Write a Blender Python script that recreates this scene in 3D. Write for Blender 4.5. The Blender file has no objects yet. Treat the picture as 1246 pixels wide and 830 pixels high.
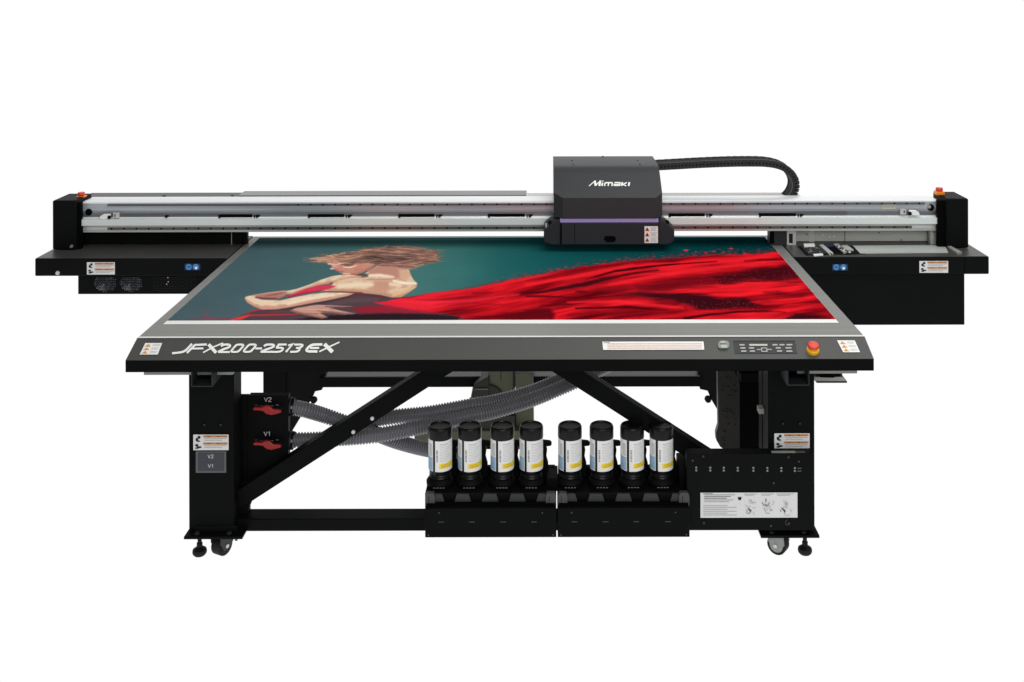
import bpy, bmesh, math, random
import numpy as np
from mathutils import Vector
random.seed(7)
rng = np.random.default_rng(11)
SC = bpy.context.scene
COL = SC.collection

# ------------------------------------------------------------------ survey of the photograph
F, H, CX, CY = 1323.0, 2.094, 663.0, -21.0       # focal length (px), lens height (m), principal point
def X(px, Y): return (px - CX) * Y / F
def Z(py, Y): return H - (py - CY) * Y / F
def on_z(px, py, z):                              # point of a level plane
    Y = (H - z) * F / (py - CY); return (X(px, Y), Y, z)
def on_slope(px, py, y0, z0, s, off=0.0):         # point of a plane z = z0 + s (y - y0)
    k = (py - CY) / F
    Y = (H - z0 + s * y0) / (k + s)
    n = Vector((0, -s, 1)).normalized() * off
    return (X(px, Y), Y + n.y, Z(py, Y) + n.z)

# ------------------------------------------------------------------ materials
def lin(c):
    c = c / 255.0
    return c / 12.92 if c <= 0.04045 else ((c + 0.055) / 1.055) ** 2.4
def rgb(r, g, b): return (lin(r), lin(g), lin(b), 1)
MATS = {}
def mat(name, c, rough=0.5, metal=0.0, spec=0.3, var=0.10, scale=(6, 6, 6), bump=0.0, bscale=600):
    m = bpy.data.materials.new(name); m.use_nodes = True
    nt = m.node_tree; b = nt.nodes['Principled BSDF']
    b.inputs['Roughness'].default_value = rough
    b.inputs['Metallic'].default_value = metal
    b.inputs['Specular IOR Level'].default_value = spec
    tc = nt.nodes.new('ShaderNodeTexCoord'); mp = nt.nodes.new('ShaderNodeMapping')
    mp.inputs['Scale'].default_value = scale
    nz = nt.nodes.new('ShaderNodeTexNoise'); nz.inputs['Detail'].default_value = 5
    nz.inputs['Scale'].default_value = 1.0
    nt.links.new(tc.outputs['Object'], mp.inputs['Vector']); nt.links.new(mp.outputs['Vector'], nz.inputs['Vector'])
    rp = nt.nodes.new('ShaderNodeMapRange')
    rp.inputs['From Min'].default_value = .25; rp.inputs['From Max'].default_value = .75
    rp.inputs['To Min'].default_value = 1 - var; rp.inputs['To Max'].default_value = 1 + var
    nt.links.new(nz.outputs['Fac'], rp.inputs['Value'])
    mx = nt.nodes.new('ShaderNodeMix'); mx.data_type = 'RGBA'; mx.blend_type = 'MULTIPLY'
    mx.inputs['Factor'].default_value = 1.0; mx.clamp_result = False
    mx.inputs[6].default_value = c
    nt.links.new(rp.outputs['Result'], mx.inputs[7]); nt.links.new(mx.outputs[2], b.inputs['Base Color'])
    if bump:
        n2 = nt.nodes.new('ShaderNodeTexNoise'); n2.inputs['Scale'].default_value = bscale
        nt.links.new(tc.outputs['Object'], n2.inputs['Vector'])
        bp = nt.nodes.new('ShaderNodeBump'); bp.inputs['Strength'].default_value = bump
        bp.inputs['Distance'].default_value = 0.001
        nt.links.new(n2.outputs['Fac'], bp.inputs['Height']); nt.links.new(bp.outputs['Normal'], b.inputs['Normal'])
    MATS[name] = m
    return m
BR = (0.9, 30, 60)                                # brushed along x
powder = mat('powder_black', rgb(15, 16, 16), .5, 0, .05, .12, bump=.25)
black = mat('frame_black', rgb(12, 13, 13), .5, 0, .05, .12, bump=.2)
deep = mat('deep_black', rgb(9, 9, 9), .6, 0, .10, .1)
soot = mat('soot_black', rgb(5, 5, 6), .8, 0, .05, .1)
shelf = mat('shelf_top_sheen', rgb(64, 63, 61), .4, 0, .4, .1, bump=.25)  # lighter grey paints in the sheen on the shelf tops
charcoal = mat('charcoal_grey', rgb(50, 52, 54), .42, 0, .25, .05, bump=.2)
charcoal2 = mat('charcoal_dark', rgb(46, 48, 52), .5, 0, .12, .05, bump=.2)
panel_grey = mat('panel_grey', rgb(74, 74, 72), .42, 0, .3, .05, bump=.15)
table_grey = mat('anodised_grey', rgb(128, 128, 124), .42, .25, .4, .09, BR, bump=.1)
highlight_m = mat('fold_highlight', rgb(225, 225, 222), .3, .4, .5, .03)
alu_white = mat('aluminium_white', rgb(238, 240, 242), .26, .3, .5, .09, (1.1, 20, 60))  # aluminium tones: slow x streaks painted in for reflections along the beam
alu = mat('aluminium', rgb(190, 196, 205), .24, .38, .5, .26, (1.3, 10, 60))
alu_dark = mat('aluminium_dark', rgb(132, 134, 138), .3, .6, .5, .2, (1.2, 10, 40))
alu_shaded = mat('aluminium_shaded', rgb(164, 169, 175), .26, .4, .5, .24, (1.1, 10, 60))
rail_m = mat('rail_steel', rgb(112, 112, 113), .3, .6, .5, .25, (1.0, 8, 8))
glass_strip = mat('pale_strip', rgb(226, 234, 231), .3, .1, .5, .06, (1.5, 10, 10))
sheetm = mat('sheet_metal', rgb(156, 158, 152), .4, .1, .4, .07)
lightm = mat('light_metal', rgb(205, 205, 200), .35, .3, .5, .06)
white = mat('label_white', rgb(238, 238, 236), .45, 0, .3, .02)
offwhite = mat('label_grey_white', rgb(214, 215, 214), .45, 0, .3, .03)
ink = mat('print_black', rgb(30, 30, 32), .5, 0, .2, .05)
pale_ink = mat('print_pale_grey', rgb(200, 201, 203), .5, 0, .2, .04)
tri_m = mat('triangle_orange', rgb(222, 164, 92), .45, 0, .3, .1, (90, 90, 90))
grey_ink = mat('print_grey', rgb(168, 168, 170), .5, 0, .2, .08, (200, 200, 200))
mid_ink = mat('print_mid_grey', rgb(125, 125, 128), .5, 0, .2, .1, (200, 200, 200))
orange = mat('warning_orange', rgb(204, 130, 56), .45, 0, .3, .1, (90, 90, 90))
peach = mat('faded_orange', rgb(232, 190, 165), .45, 0, .3, .05, (40, 90, 90))
blue = mat('sign_blue', rgb(66, 132, 196), .4, 0, .3, .08)
navy = mat('sign_navy', rgb(26, 44, 78), .4, 0, .3, .05)
red = mat('valve_red', rgb(152, 15, 19), .35, 0, .4, .08)
red_btn = mat('button_red', rgb(226, 70, 54), .35, 0, .4, .05)
yellow = mat('button_yellow', rgb(240, 186, 34), .4, 0, .35, .05)
amber = mat('button_orange', rgb(240, 140, 38), .4, 0, .35, .05)
purple = mat('purple_stripe', rgb(160, 148, 204), .4, 0, .3, .04)
plate_grey = mat('plate_grey', rgb(58, 61, 68), .4, 0, .3, .06)
plate_edge = mat('plate_edge', rgb(88, 91, 96), .4, 0, .3, .06)
hose_m = mat('hose_grey', rgb(108, 108, 114), .32, 0, .55, .1)
olive = mat('blower_olive', rgb(84, 85, 68), .55, 0, .25, .12)
olive_d = mat('blower_dark', rgb(42, 44, 36), .55, 0, .25, .12)
band_m = mat('rack_grey', rgb(58, 59, 61), .5, 0, .25, .08)
post_m = mat('rack_post', rgb(70, 70, 70), .45, 0, .3, .12, (60, 60, 60))
cap_m = mat('cap_black', rgb(13, 13, 14), .36, 0, .25, .08)
yel_lab = mat('label_yellow', rgb(240, 214, 40), .45, 0, .3, .1, (150, 150, 150))
blue_lab = mat('label_blue', rgb(146, 180, 206), .45, 0, .3, .2, (60, 60, 90))
chain_m = mat('chain_black', rgb(44, 44, 45), .5, 0, .3, .2, (30, 30, 30))
lcd = mat('display_green', rgb(186, 188, 168), .3, 0, .4, .04)
key_m = mat('key_grey', rgb(168, 168, 164), .4, 0, .3, .04)
btn_m = mat('button_grey', rgb(118, 124, 116), .3, .2, .5, .2, (60, 60, 60))
btn_d = mat('button_green', rgb(166, 178, 152), .3, 0, .5, .2, (60, 60, 60))
wheel_grey = mat('caster_grey', rgb(140, 144, 140), .4, .3, .4, .15, (40, 40, 40))
rubber = mat('rubber', rgb(20, 20, 20), .6, 0, .2, .1)

# ------------------------------------------------------------------ mesh builder
class MB:
    def __init__(s): s.v, s.f, s.m, s.mats = [], [], [], []
    def mi(s, m):
        if m not in s.mats: s.mats.append(m)
        return s.mats.index(m)
    def face(s, pts, m):
        b = len(s.v); s.v += [tuple(p) for p in pts]; s.f.append(tuple(range(b, b + len(pts)))); s.m.append(s.mi(m))
    def mesh(s, vs, fs, m):
        b = len(s.v); s.v += [tuple(p) for p in vs]; k = s.mi(m)
        for f in fs: s.f.append(tuple(i + b for i in f)); s.m.append(k)
    def box(s, x0, x1, y0, y1, z0, z1, m):
        s.mesh([(x0,y0,z0),(x1,y0,z0),(x1,y1,z0),(x0,y1,z0),(x0,y0,z1),(x1,y0,z1),(x1,y1,z1),(x0,y1,z1)],
               [(0,3,2,1),(4,5,6,7),(0,1,5,4),(1,2,6,5),(2,3,7,6),(3,0,4,7)], m); return s
    def boxpx(s, x0, y0, x1, y1, Y0, Y1, m):      # front face at depth Y0, photo rectangle x0..x1, y0(top)..y1
        return s.box(X(x0,Y0), X(x1,Y0), Y0, Y1, Z(y1,Y0), Z(y0,Y0), m)
    def rect(s, x0, y0, x1, y1, Y, m):            # flat rectangle on an upright plane
        s.face([(X(x0,Y),Y,Z(y1,Y)),(X(x1,Y),Y,Z(y1,Y)),(X(x1,Y),Y,Z(y0,Y)),(X(x0,Y),Y,Z(y0,Y))], m); return s
    def prism(s, poly, y0, y1, m):                # XZ outline extruded along y
        n = len(poly)
        vs = [(p[0], y0, p[1]) for p in poly] + [(p[0], y1, p[1]) for p in poly]
        fs = [tuple(range(n)), tuple(range(2*n-1, n-1, -1))] + [(i, i+n, (i+1)%n+n, (i+1)%n) for i in range(n)]
        s.mesh(vs, fs, m); return s
    def prismpx(s, poly, Y0, Y1, m):
        return s.prism([(X(a,Y0), Z(b,Y0)) for a, b in poly], Y0, Y1, m)
    def prismx(s, poly, x0, x1, m):               # YZ outline extruded along x
        n = len(poly)
        vs = [(x0, p[0], p[1]) for p in poly] + [(x1, p[0], p[1]) for p in poly]
        fs = [tuple(range(n)), tuple(range(2*n-1, n-1, -1))] + [(i, i+n, (i+1)%n+n, (i+1)%n) for i in range(n)]
        s.mesh(vs, fs, m); return s
    def cyl(s, p0, p1, r0, r1, m, n=20, caps=True):
        p0, p1 = Vector(p0), Vector(p1); d = (p1 - p0).normalized()
        a = d.orthogonal().normalized(); c = d.cross(a)
        vs = []
        for p, r in ((p0, r0), (p1, r1)):
            for i in range(n):
                t = 2*math.pi*i/n; vs.append(p + (a*math.cos(t) + c*math.sin(t))*r)
        fs = [(i, (i+1)%n, (i+1)%n+n, i+n) for i in range(n)]
        if caps: fs += [tuple(range(n-1, -1, -1)), tuple(range(n, 2*n))]
        s.mesh(vs, fs, m); return s
    def lathe(s, prof, c, m, n=28):               # profile (r, z) around the upright axis
        vs, fs = [], []
        for r, z in prof:
            for i in range(n):
                t = 2*math.pi*i/n; vs.append((c[0]+r*math.cos(t), c[1]+r*math.sin(t), c[2]+z))
        for k in range(len(prof)-1):
            for i in range(n): fs.append((k*n+i, k*n+(i+1)%n, (k+1)*n+(i+1)%n, (k+1)*n+i))
        fs += [tuple(range(n-1, -1, -1)), tuple(range((len(prof)-1)*n, len(prof)*n))]
        s.mesh(vs, fs, m); return s
    def disc(s, px, py, r, Y, m, n=14):           # flat disc on an upright plane, r in photo px
        s.face([(X(px + r*math.cos(2*math.pi*i/n), Y), Y, Z(py - r*math.sin(2*math.pi*i/n), Y)) for i in range(n)], m); return s
    def stroke(s, pts, w, fn, m, lift=0.0, rnd=0): # mitred ribbon, 2-D points mapped to a surface by fn
        P = [Vector(p) for p in pts]; L, R = [], []
        for _ in range(rnd if len(P) > 2 else 0): # corner cutting
            Q = [P[0]]
            for a, b in zip(P, P[1:]): Q += [a*.75+b*.25, a*.25+b*.75]
            P = Q[:1] + Q[2:-1] + [P[-1]]
        for i, p in enumerate(P):
            d0 = (P[i]-P[i-1]).normalized() if i else None
            d1 = (P[i+1]-P[i]).normalized() if i < len(P)-1 else None
            a, b = d0 or d1, d1 or d0
            n0 = Vector((-a.y, a.x)); n1 = Vector((-b.y, b.x)); n = n0 + n1
            n = n.normalized() if n.length > 1e-6 else n0
            k = w/2/max(.45, n.dot(n0)); L.append(p+n*k); R.append(p-n*k)
        vs = [fn(q.x, q.y, lift) for q in L] + [fn(q.x, q.y, lift) for q in R]; N = len(P)
        s.mesh(vs, [(i, i+1, i+1+N, i+N) for i in range(N-1)], m); return s
    def build(s, name, parent=None, bevel=0.0, smooth=True, off=None, seg=2):
        me = bpy.data.meshes.new(name)
        o = off if off is not None else (parent.get('_org', (0,0,0)) if parent else (0,0,0))
        me.from_pydata([(v[0]-o[0], v[1]-o[1], v[2]-o[2]) for v in s.v], [], s.f)
        for m in s.mats: me.materials.append(m)
        me.polygons.foreach_set('material_index', s.m)
        bm = bmesh.new(); bm.from_mesh(me)
        bmesh.ops.recalc_face_normals(bm, faces=bm.faces); bm.to_mesh(me); bm.free()
        if smooth:
            me.polygons.foreach_set('use_smooth', [True]*len(me.polygons)); me.set_sharp_from_angle(angle=math.radians(32))
        ob = bpy.data.objects.new(name, me); COL.objects.link(ob)
        if parent: ob.parent = parent
        ORG[ob.name] = tuple(o)
        if bevel:
            b = ob.modifiers.new('Bevel', 'BEVEL'); b.width = bevel; b.segments = seg; b.limit_method = 'ANGLE'; b.angle_limit = math.radians(40)
        return ob
ORG = {}
PRN = None
def part(mb, name, parent=None, bevel=0.0, smooth=True, seg=2):
    return mb.build(name, parent or PRN, bevel, smooth, off=PRN_LOC, seg=seg)
def thing(name, label, cat, loc, group=None):
    o = bpy.data.objects.new(name, None); COL.objects.link(o); o.location = loc
    o.empty_display_size = .2
    o['label'] = label; o['category'] = cat
    if group: o['group'] = group
    return o

# ------------------------------------------------------------------ setting: seamless white sweep, made to glow so that no shadows show
def glow(name, v):
    m = bpy.data.materials.new(name); m.use_nodes = True; nt = m.node_tree; nt.nodes.clear()
    out = nt.nodes.new('ShaderNodeOutputMaterial'); e = nt.nodes.new('ShaderNodeEmission')
    tc = nt.nodes.new('ShaderNodeTexCoord'); nz = nt.nodes.new('ShaderNodeTexNoise'); nz.inputs['Scale'].default_value = .6
    rp = nt.nodes.new('ShaderNodeMapRange'); rp.inputs['To Min'].default_value = v; rp.inputs['To Max'].default_value = v + .02
    nt.links.new(tc.outputs['Object'], nz.inputs['Vector']); nt.links.new(nz.outputs['Fac'], rp.inputs['Value'])
    nt.links.new(rp.outputs['Result'], e.inputs['Strength']); nt.links.new(e.outputs[0], out.inputs['Surface'])
    return m
glow_white = glow('glowing_white_sweep', 1.0)
mb = MB(); mb.face([(-9,2.3,0),(9,2.3,0),(9,8,0),(-9,8,0)], glow_white)
fl = mb.build('floor'); fl['kind'] = 'structure'
mb = MB()
arc = [(8 + 1.0*math.sin(t), 1.0 - 1.0*math.cos(t)) for t in [i*math.pi/2/12 for i in range(13)]] + [(9, 4.5)]
mb.mesh([(-9,y,z) for y, z in arc] + [(9,y,z) for y, z in arc], [(i, i+1, i+1+len(arc), i+len(arc)) for i in range(len(arc)-1)], glow_white)
bd = mb.build('backdrop'); bd['kind'] = 'structure'

# ------------------------------------------------------------------ the printer
ZT = .83                                          # bed level
YR, YF = 3.88, 3.77                               # fold of the console, its front face
ZL, ZB = Z(437.5, YF), Z(452, YF)                 # top and bottom of the front lip
XL, XR = -1.457, 1.138
PRN_LOC = (-.16, 4.6, 0)
PRN = thing('flatbed_printer', 'wide black flatbed printer on casters with a grey bed, silver gantry and dark print carriage', 'printer', PRN_LOC)

mb = MB(); mb.box(XL, XR, YR, 5.43, ZT-.035, ZT, table_grey)
bed = part(mb, 'print_bed', bevel=.002)
mb = MB(); mb.box(XL+.06, XR-.05, YR+.005, 5.36, ZB-.012, ZT-.037, sheetm); part(mb, 'bed_underframe', bed)
for a_, b_ in ((174,282),(969,1042)): mb = MB(); mb.box(X(a_,3.885), X(b_,3.885), 3.885, 5.3, Z(455.3,3.885), ZB-.014, sheetm); part(mb, 'side_rail', bed)
SL = (ZT-ZL)/(YR-YF)
def con(px, py, off=.002): return on_slope(px, py, YF, ZL, SL, off)
mb = MB(); n = 4
pr = [(YF, ZL), (YR, ZT), (YR, ZB), (YF, ZB)]
mb.mesh([(XL,)+p for p in pr]+[(XR,)+p for p in pr], [(0,1,5,4)], panel_grey)
mb.mesh([(XL,)+p for p in pr]+[(XR,)+p for p in pr], [(3,0,4,7),(2,3,7,6),(1,2,6,5),(0,3,2,1),(4,5,6,7)], black)
bmv = mb
console = part(mb, 'console')
mb = MB(); mb.face([(XL+.002,YR-.004,ZT+.0005),(XR-.002,YR-.004,ZT+.0005),(XR-.002,YR+.009,ZT+.0015),(XL+.002,YR+.009,ZT+.0015)], highlight_m)  # bevel highlight along the fold, laid on as a pale strip
part(mb, 'edge_highlight', console)
# model lettering on the console (coordinates of an enlarged view of the photo)
def wl(u, v, lift=0): return con(200+u/5.664, 405+v/5.664, .002+lift)
mb = MB()
S = [([(186,74),(146,117),(118,132),(48,139)],12), ([(150,137),(207,82),(288,79)],12), ([(184,108),(264,106)],10),
     ([(300,78),(352,136)],19), ([(262,135),(330,98),(400,69)],8),
     ([(386,93),(400,80),(450,80),(446,98),(400,113),(366,131)],12), ([(364,131),(446,131)],11),
     ([(470,106),(490,84),(502,80),(540,80),(538,92),(508,126),(494,131),(456,131),(458,120),(472,104)],11),
     ([(556,106),(576,84),(588,80),(626,80),(624,92),(594,126),(580,131),(542,131),(544,120),(558,104)],11),
     ([(622,107),(668,107)],11),
     ([(682,93),(696,80),(752,80),(748,98),(700,113),(660,131)],12), ([(658,131),(738,131)],11),
     ([(838,80),(784,80),(768,103)],11), ([(764,103),(812,102),(812,116),(792,131),(738,131)],11),
     ([(848,88),(880,78),(832,133)],11),
     ([(890,81),(950,80),(944,95),(924,104),(902,104)],11), ([(924,105),(930,110),(920,124),(906,131),(862,131)],11),
     ([(1084,81),(1020,81),(996,92),(972,118),(980,129),(1050,129)],14), ([(1000,105),(1062,104)],12),
     ([(1098,78),(1154,133)],22), ([(1062,131),(1130,98),(1202,65)],8)]
for i, (p, w) in enumerate(S): mb.stroke(p, w*1.22, wl, white, .0002*(i % 3), 2 if p[0] in ((186,74),(386,93),(470,106),(556,106),(682,93),(764,103),(890,81),(924,105),(1084,81)) else 0)
part(mb, 'model_lettering', console, smooth=False)
def quad_con(mb, pts, m, off=.002): mb.face([con(a, b, off) for a, b in pts], m)
def console_warning(pts, flip):                   # white sticker with three orange triangles
    mb = MB(); quad_con(mb, pts, white)
    A, B, C, D = [Vector(p) for p in pts]         # top-left, top-right, bottom-right, bottom-left
    def q(u, v): p = (A*(1-u)+B*u)*(1-v) + (D*(1-u)+C*u)*v; return (p.x, p.y)
    for k in range(3):
        v = .08+.30*k
        quad_con(mb, [q(.24,v), q(.42,v+.24), q(.06,v+.24)], tri_m, .003)
        quad_con(mb, [q(.24,v+.1), q(.28,v+.2), q(.20,v+.2)], orange, .004)
        for j in range(2): quad_con(mb, [q(.5,v+.04+.1*j), q(.92,v+.04+.1*j), q(.92,v+.075+.1*j), q(.5,v+.075+.1*j)], pale_ink, .003)
    o = part(mb, 'warning_label', console, smooth=False)
console_warning([(176,417),(196.5,417),(191,431),(169,431)], 0)
console_warning([(1017.5,415.5),(1039,415.5),(1045.5,430),(1025,430)], 1)
mb = MB(); quad_con(mb, [(732,416.5),(855,416.5),(856,426.5),(733,426.5)], white)
for k in range(3): quad_con(mb, [(738,418.6+2.6*k),(853,418.6+2.6*k),(853.4,419.8+2.6*k),(738.4,419.8+2.6*k)], peach, .003)
quad_con(mb, [(733.5,417.2),(741,417.2),(741,418.2),(733.5,418.2)], grey_ink, .003)
part(mb, 'notice_strip', console, smooth=False)
mb = MB()
def rr(cx, cy, w, h, n=16, p=3.0):
    out = []
    for i in range(n):
        t = 2*math.pi*i/n; c, s_ = math.cos(t), math.sin(t)
        out.append((cx+w*math.copysign(abs(c)**(2/p), c), cy+h*math.copysign(abs(s_)**(2/p), s_)))
    return out
def raised(mb, pts, h, m):
    n = len(pts); vs = [con(a, b, 0) for a, b in pts] + [con(a, b, h) for a, b in pts]
    mb.mesh(vs, [tuple(range(n, 2*n))] + [(i, (i+1)%n, (i+1)%n+n, i+n) for i in range(n)], m)
raised(mb, rr(879.5, 421.5, 6.8, 5.0), .006, btn_m); quad_con(mb, rr(880, 424.2, 4, 2), btn_d, .008); quad_con(mb, rr(878.5, 419, 3.6, 1.5), key_m, .008)
part(mb, 'power_button', console, smooth=False)
mb = MB()
quad_con(mb, [(891,416),(966,416),(968.5,431),(893.5,431)], charcoal, .0015)
for a, b in (((891,416),(966,416)), ((966,416),(968.5,431))):
    quad_con(mb, [(a[0],a[1]-.35),(b[0],b[1]-.35),(b[0]+.3,b[1]+.4),(a[0]+.3,a[1]+.4)], ink, .0022)
quad_con(mb, [(910.5,420),(932.5,420),(933,422.2),(911,422.2)], lcd, .003)
def key(x, y, w=6, h=1.9): quad_con(mb, rr(x, y, w/2, h/2, 12, 5), key_m, .003)
for x, y in ((902,421),(903,424.8),(904,428.6),(913.5,424.8),(914.5,428.6),(942,421),(950.5,421),(959.5,421),(946,424.8),(958.5,424.8),(947.5,428.6),(959.5,428.8)): key(x, y, 6.5 if x < 955 else 7.5)
for a, b, c, d in ((920,426.2,924.5,427.4),(932.5,426.2,938,427.4),(925,424.3,932,425.4),(925.6,428.4,933,429.6),(925,425.4,926.4,428.4),(931.4,425.4,932.8,428.4)):
    quad_con(mb, [(a,b),(c,b),(c,d),(a,d)], key_m, .003)
part(mb, 'control_panel', console, smooth=False)
# emergency stop on the console
nrm = Vector((0, -SL, 1)).normalized()
def button(name_parent, c, nrm, r, m_base, m_knob, k=1.0):
    c = Vector(c)
    mb = MB(); mb.cyl(c, c+nrm*.012*k, r*1.0, r*.98, m_base, 24); mb.cyl(c+nrm*.012*k, c+nrm*.02*k, r*.98, r*.62, m_base, 24)
    base = part(mb, 'emergency_stop', name_parent)
    mb = MB(); mb.cyl(c+nrm*.02*k, c+nrm*.028*k, r*.62, r*.86, m_knob, 24, False); mb.cyl(c+nrm*.028*k, c+nrm*.040*k, r*.86, r*.80, m_knob, 24, False); mb.cyl(c+nrm*.040*k, c+nrm*.046*k, r*.80, r*.35, m_knob, 24)
    part(mb, 'red_knob', base)
button(PRN, con(988, 428.3, 0), nrm, .0222, yellow, red_btn, .75)

# ------------------------------------------------------------------ warning stickers on upright faces
def big_warning(parent, x0, y0, x1, y1, Y):
    """white sticker: two black pictograms at the left, two orange header bars with grey text"""
    mb = MB(); w, h = x1-x0, y1-y0; mb.rect(x0, y0, x1, y1, Y, offwhite)
    def r(a, b, c, d, m, k=1): mb.rect(x0+a*w, y0+b*h, x0+c*w, y0+d*h, Y-.001*k, m)
    for v in (.06, .52):
        r(.28, v, .97, v+.13, orange)
        for k in range(7):
            if k != 3: r(.31+.09*k, v+.045, .37+.09*k, v+.085, ink if k % 3 == 1 else mid_ink, 2)
        for j in range(2): r(.31, v+.19+.11*j, .94-.12*j, v+.225+.11*j, grey_ink)
    for cx, cy, a, b in ((.165,.17,.045,.10),(.105,.32,.04,.12),(.15,.42,.05,.05),(.10,.68,.05,.08),(.17,.80,.075,.06),(.11,.86,.06,.05)):
        mb.face([(X(x0+w*(cx+a*math.cos(t)),Y),Y-.001-.0002*cy,Z(y0+h*(cy+b*math.sin(t)),Y)) for t in [i*.785 for i in range(8)]], ink)
    return part(mb, 'warning_label', parent, smooth=False)

# ------------------------------------------------------------------ legs, feet, casters
def leg(x0, x1, Y0=3.95, Y1=4.05, z0=.105, z1=ZB):
    mb = MB(); mb.box(x0, x1, Y0, Y1, z0, z1, black); return part(mb, 'leg', bevel=.003)
LX0, LX1 = X(228.5, 3.95), X(283.5, 3.95)
MX = -.16                                         # plane of symmetry of the frame
RX0, RX1 = X(933.5, 3.95), X(990, 3.95)
legL, legR = leg(LX0, LX1), leg(RX0, RX1)
for lg, xs in ((legL, (246.5, 266.5)), (legR, (951, 971.5))):
    for x in xs: mb = MB(); mb.disc(x, 515.5, 2.6, 3.9485, soot); mb.disc(x+.8, 516.3, 1.5, 3.948, charcoal2); part(mb, 'bolt_hole', lg)  # dark hole with a small painted highlight inside
big_warning(legL, 234, 528, 277, 547, 3.947)
big_warning(legR, 941, 528, 984, 547, 3.947)
mb = MB(); mb.rect(237, 548.5, 274, 574.5, 3.947, plate_edge); mb.rect(239.5, 550, 271.5, 559.6, 3.946, plate_grey); mb.rect(239.5, 560.2, 271.5, 572.5, 3.946, plate_grey)
def up(x0, y0, s, Y):
    return lambda u, v, l=0: (X(x0+u*s, Y), Y-l, Z(y0+v*s, Y))
GL = {'V': [[(0,0),(2.4,6),(4.8,0)]], '1': [[(.8,1.4),(2.2,0),(2.2,6)]], '2': [[(0,1.2),(1,0),(3.2,0),(4,1.2),(3.6,2.6),(0,6),(4.2,6)]]}
def vtext(mb, t, x, y, s, Y, m=white, w=.9):
    for ch in t:
        for g in GL[ch]: mb.stroke(g, w, up(x, y, s, Y), m)
        x += 6.2*s
vtext(mb, 'V2', 251.6, 552.6, .66, 3.945, pale_ink); vtext(mb, 'V1', 252, 564.2, .66, 3.945, pale_ink)
part(mb, 'valve_plate', legL, smooth=False)
for lg, x0, x1, y0, y1 in ((legL, X(222,3.91), X(293.5,3.91), 3.91, 4.09), (legR, X(924.5,3.91), X(996,3.91), 3.91, 4.09)):
    mb = MB(); mb.box(x0, x1, y0, y1, .094, .104, black)
    mb.box(x0+.03, x1-.03, 3.945, 3.949, .105, .125, powder)
    bp = part(mb, 'base_plate', lg, bevel=.002)
    for k in (.2, .75): mb = MB(); mb.cyl((x0+(x1-x0)*k, 3.93, .104), (x0+(x1-x0)*k, 3.93, .110), .009, .009, charcoal2, 6); part(mb, 'bolt', lg)
def foot(px, Y=3.985):
    x = X(px, Y); mb = MB()
    mb.lathe([(.019,0),(.0245,.006),(.0262,.013),(.0245,.021),(.016,.027),(.0105,.030),(.0105,.044),(.0075,.046),(.0075,.095)], (x, Y, 0), rubber, 24)
    part(mb, 'leveling_foot')
foot(241.5); foot(978)
def caster(px, Y, wm, turn, fm=None):
    fm = fm or wheel_grey
    x = X(px, Y); mb = MB(); r = .036
    c, s_ = math.cos(turn), math.sin(turn)
    def w(u, v, z): return (x+u*c-v*s_, Y+u*s_+v*c, z)
    mb.cyl(w(0,0,.094), w(0,0,.078), .028, .030, fm, 20)
    for sd in (-1, 1):                            # fork cheeks
        vs = []
        for v in (sd*.022, sd*.026):
            vs += [w(-.03,v,.08), w(.03,v,.08), w(.034,v,.045), w(.012,v,.022), w(-.012,v,.022), w(-.03,v,.05)]
        mb.mesh(vs, [tuple(range(6)), tuple(range(11,5,-1))]+[(i,(i+1)%6,(i+1)%6+6,i+6) for i in range(6)], fm)
        mb.cyl(w(0,sd*.026,r), w(0,sd*.030,r), .008, .007, lightm, 10)
    cs = part(mb, 'caster', bevel=.001)
    mb = MB(); mb.cyl(w(0,-.019,r), w(0,.019,r), r, r, rubber, 28); mb.cyl(w(0,-.0215,r), w(0,.0215,r), r*.72, r*.72, wm, 24)
    part(mb, 'wheel', cs, bevel=.002)
    return cs, w
cs, w = caster(268.5, 3.99, rubber, math.radians(62), charcoal)
q0 = w(.012,-.03,.066); mb = MB(); mb.cyl(q0, (q0[0]+.022,q0[1],.062), .005, .005, plate_edge, 10); mb.cyl((q0[0]+.02,q0[1],.062), (q0[0]+.028,q0[1],.060), .011, .011, plate_edge, 12); part(mb, 'brake_pedal', cs)
caster(945.5, 3.99, wheel_grey, math.radians(-35))
# forklift pockets at the top of the legs
for lg, xa, xb in ((legL, X(231.5,3.83), X(257.5,3.83)), (legR, X(957,3.83), X(984,3.83))):
    zb, zt, t = Z(470,3.83), ZB-.013, .004
    mb = MB(); mb.box(xa, xb, 3.83, 3.949, zb, zb+t, charcoal2)
    mb.box(xa, xa+t, 3.83, 3.949, zb+t, zt, charcoal2); mb.box(xb-t, xb, 3.83, 3.949, zb+t, zt, charcoal2); mb.box(xa+t, xb-t, 3.90, 3.905, zb+t, zt, soot)
    part(mb, 'bed_bracket', lg)

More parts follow.
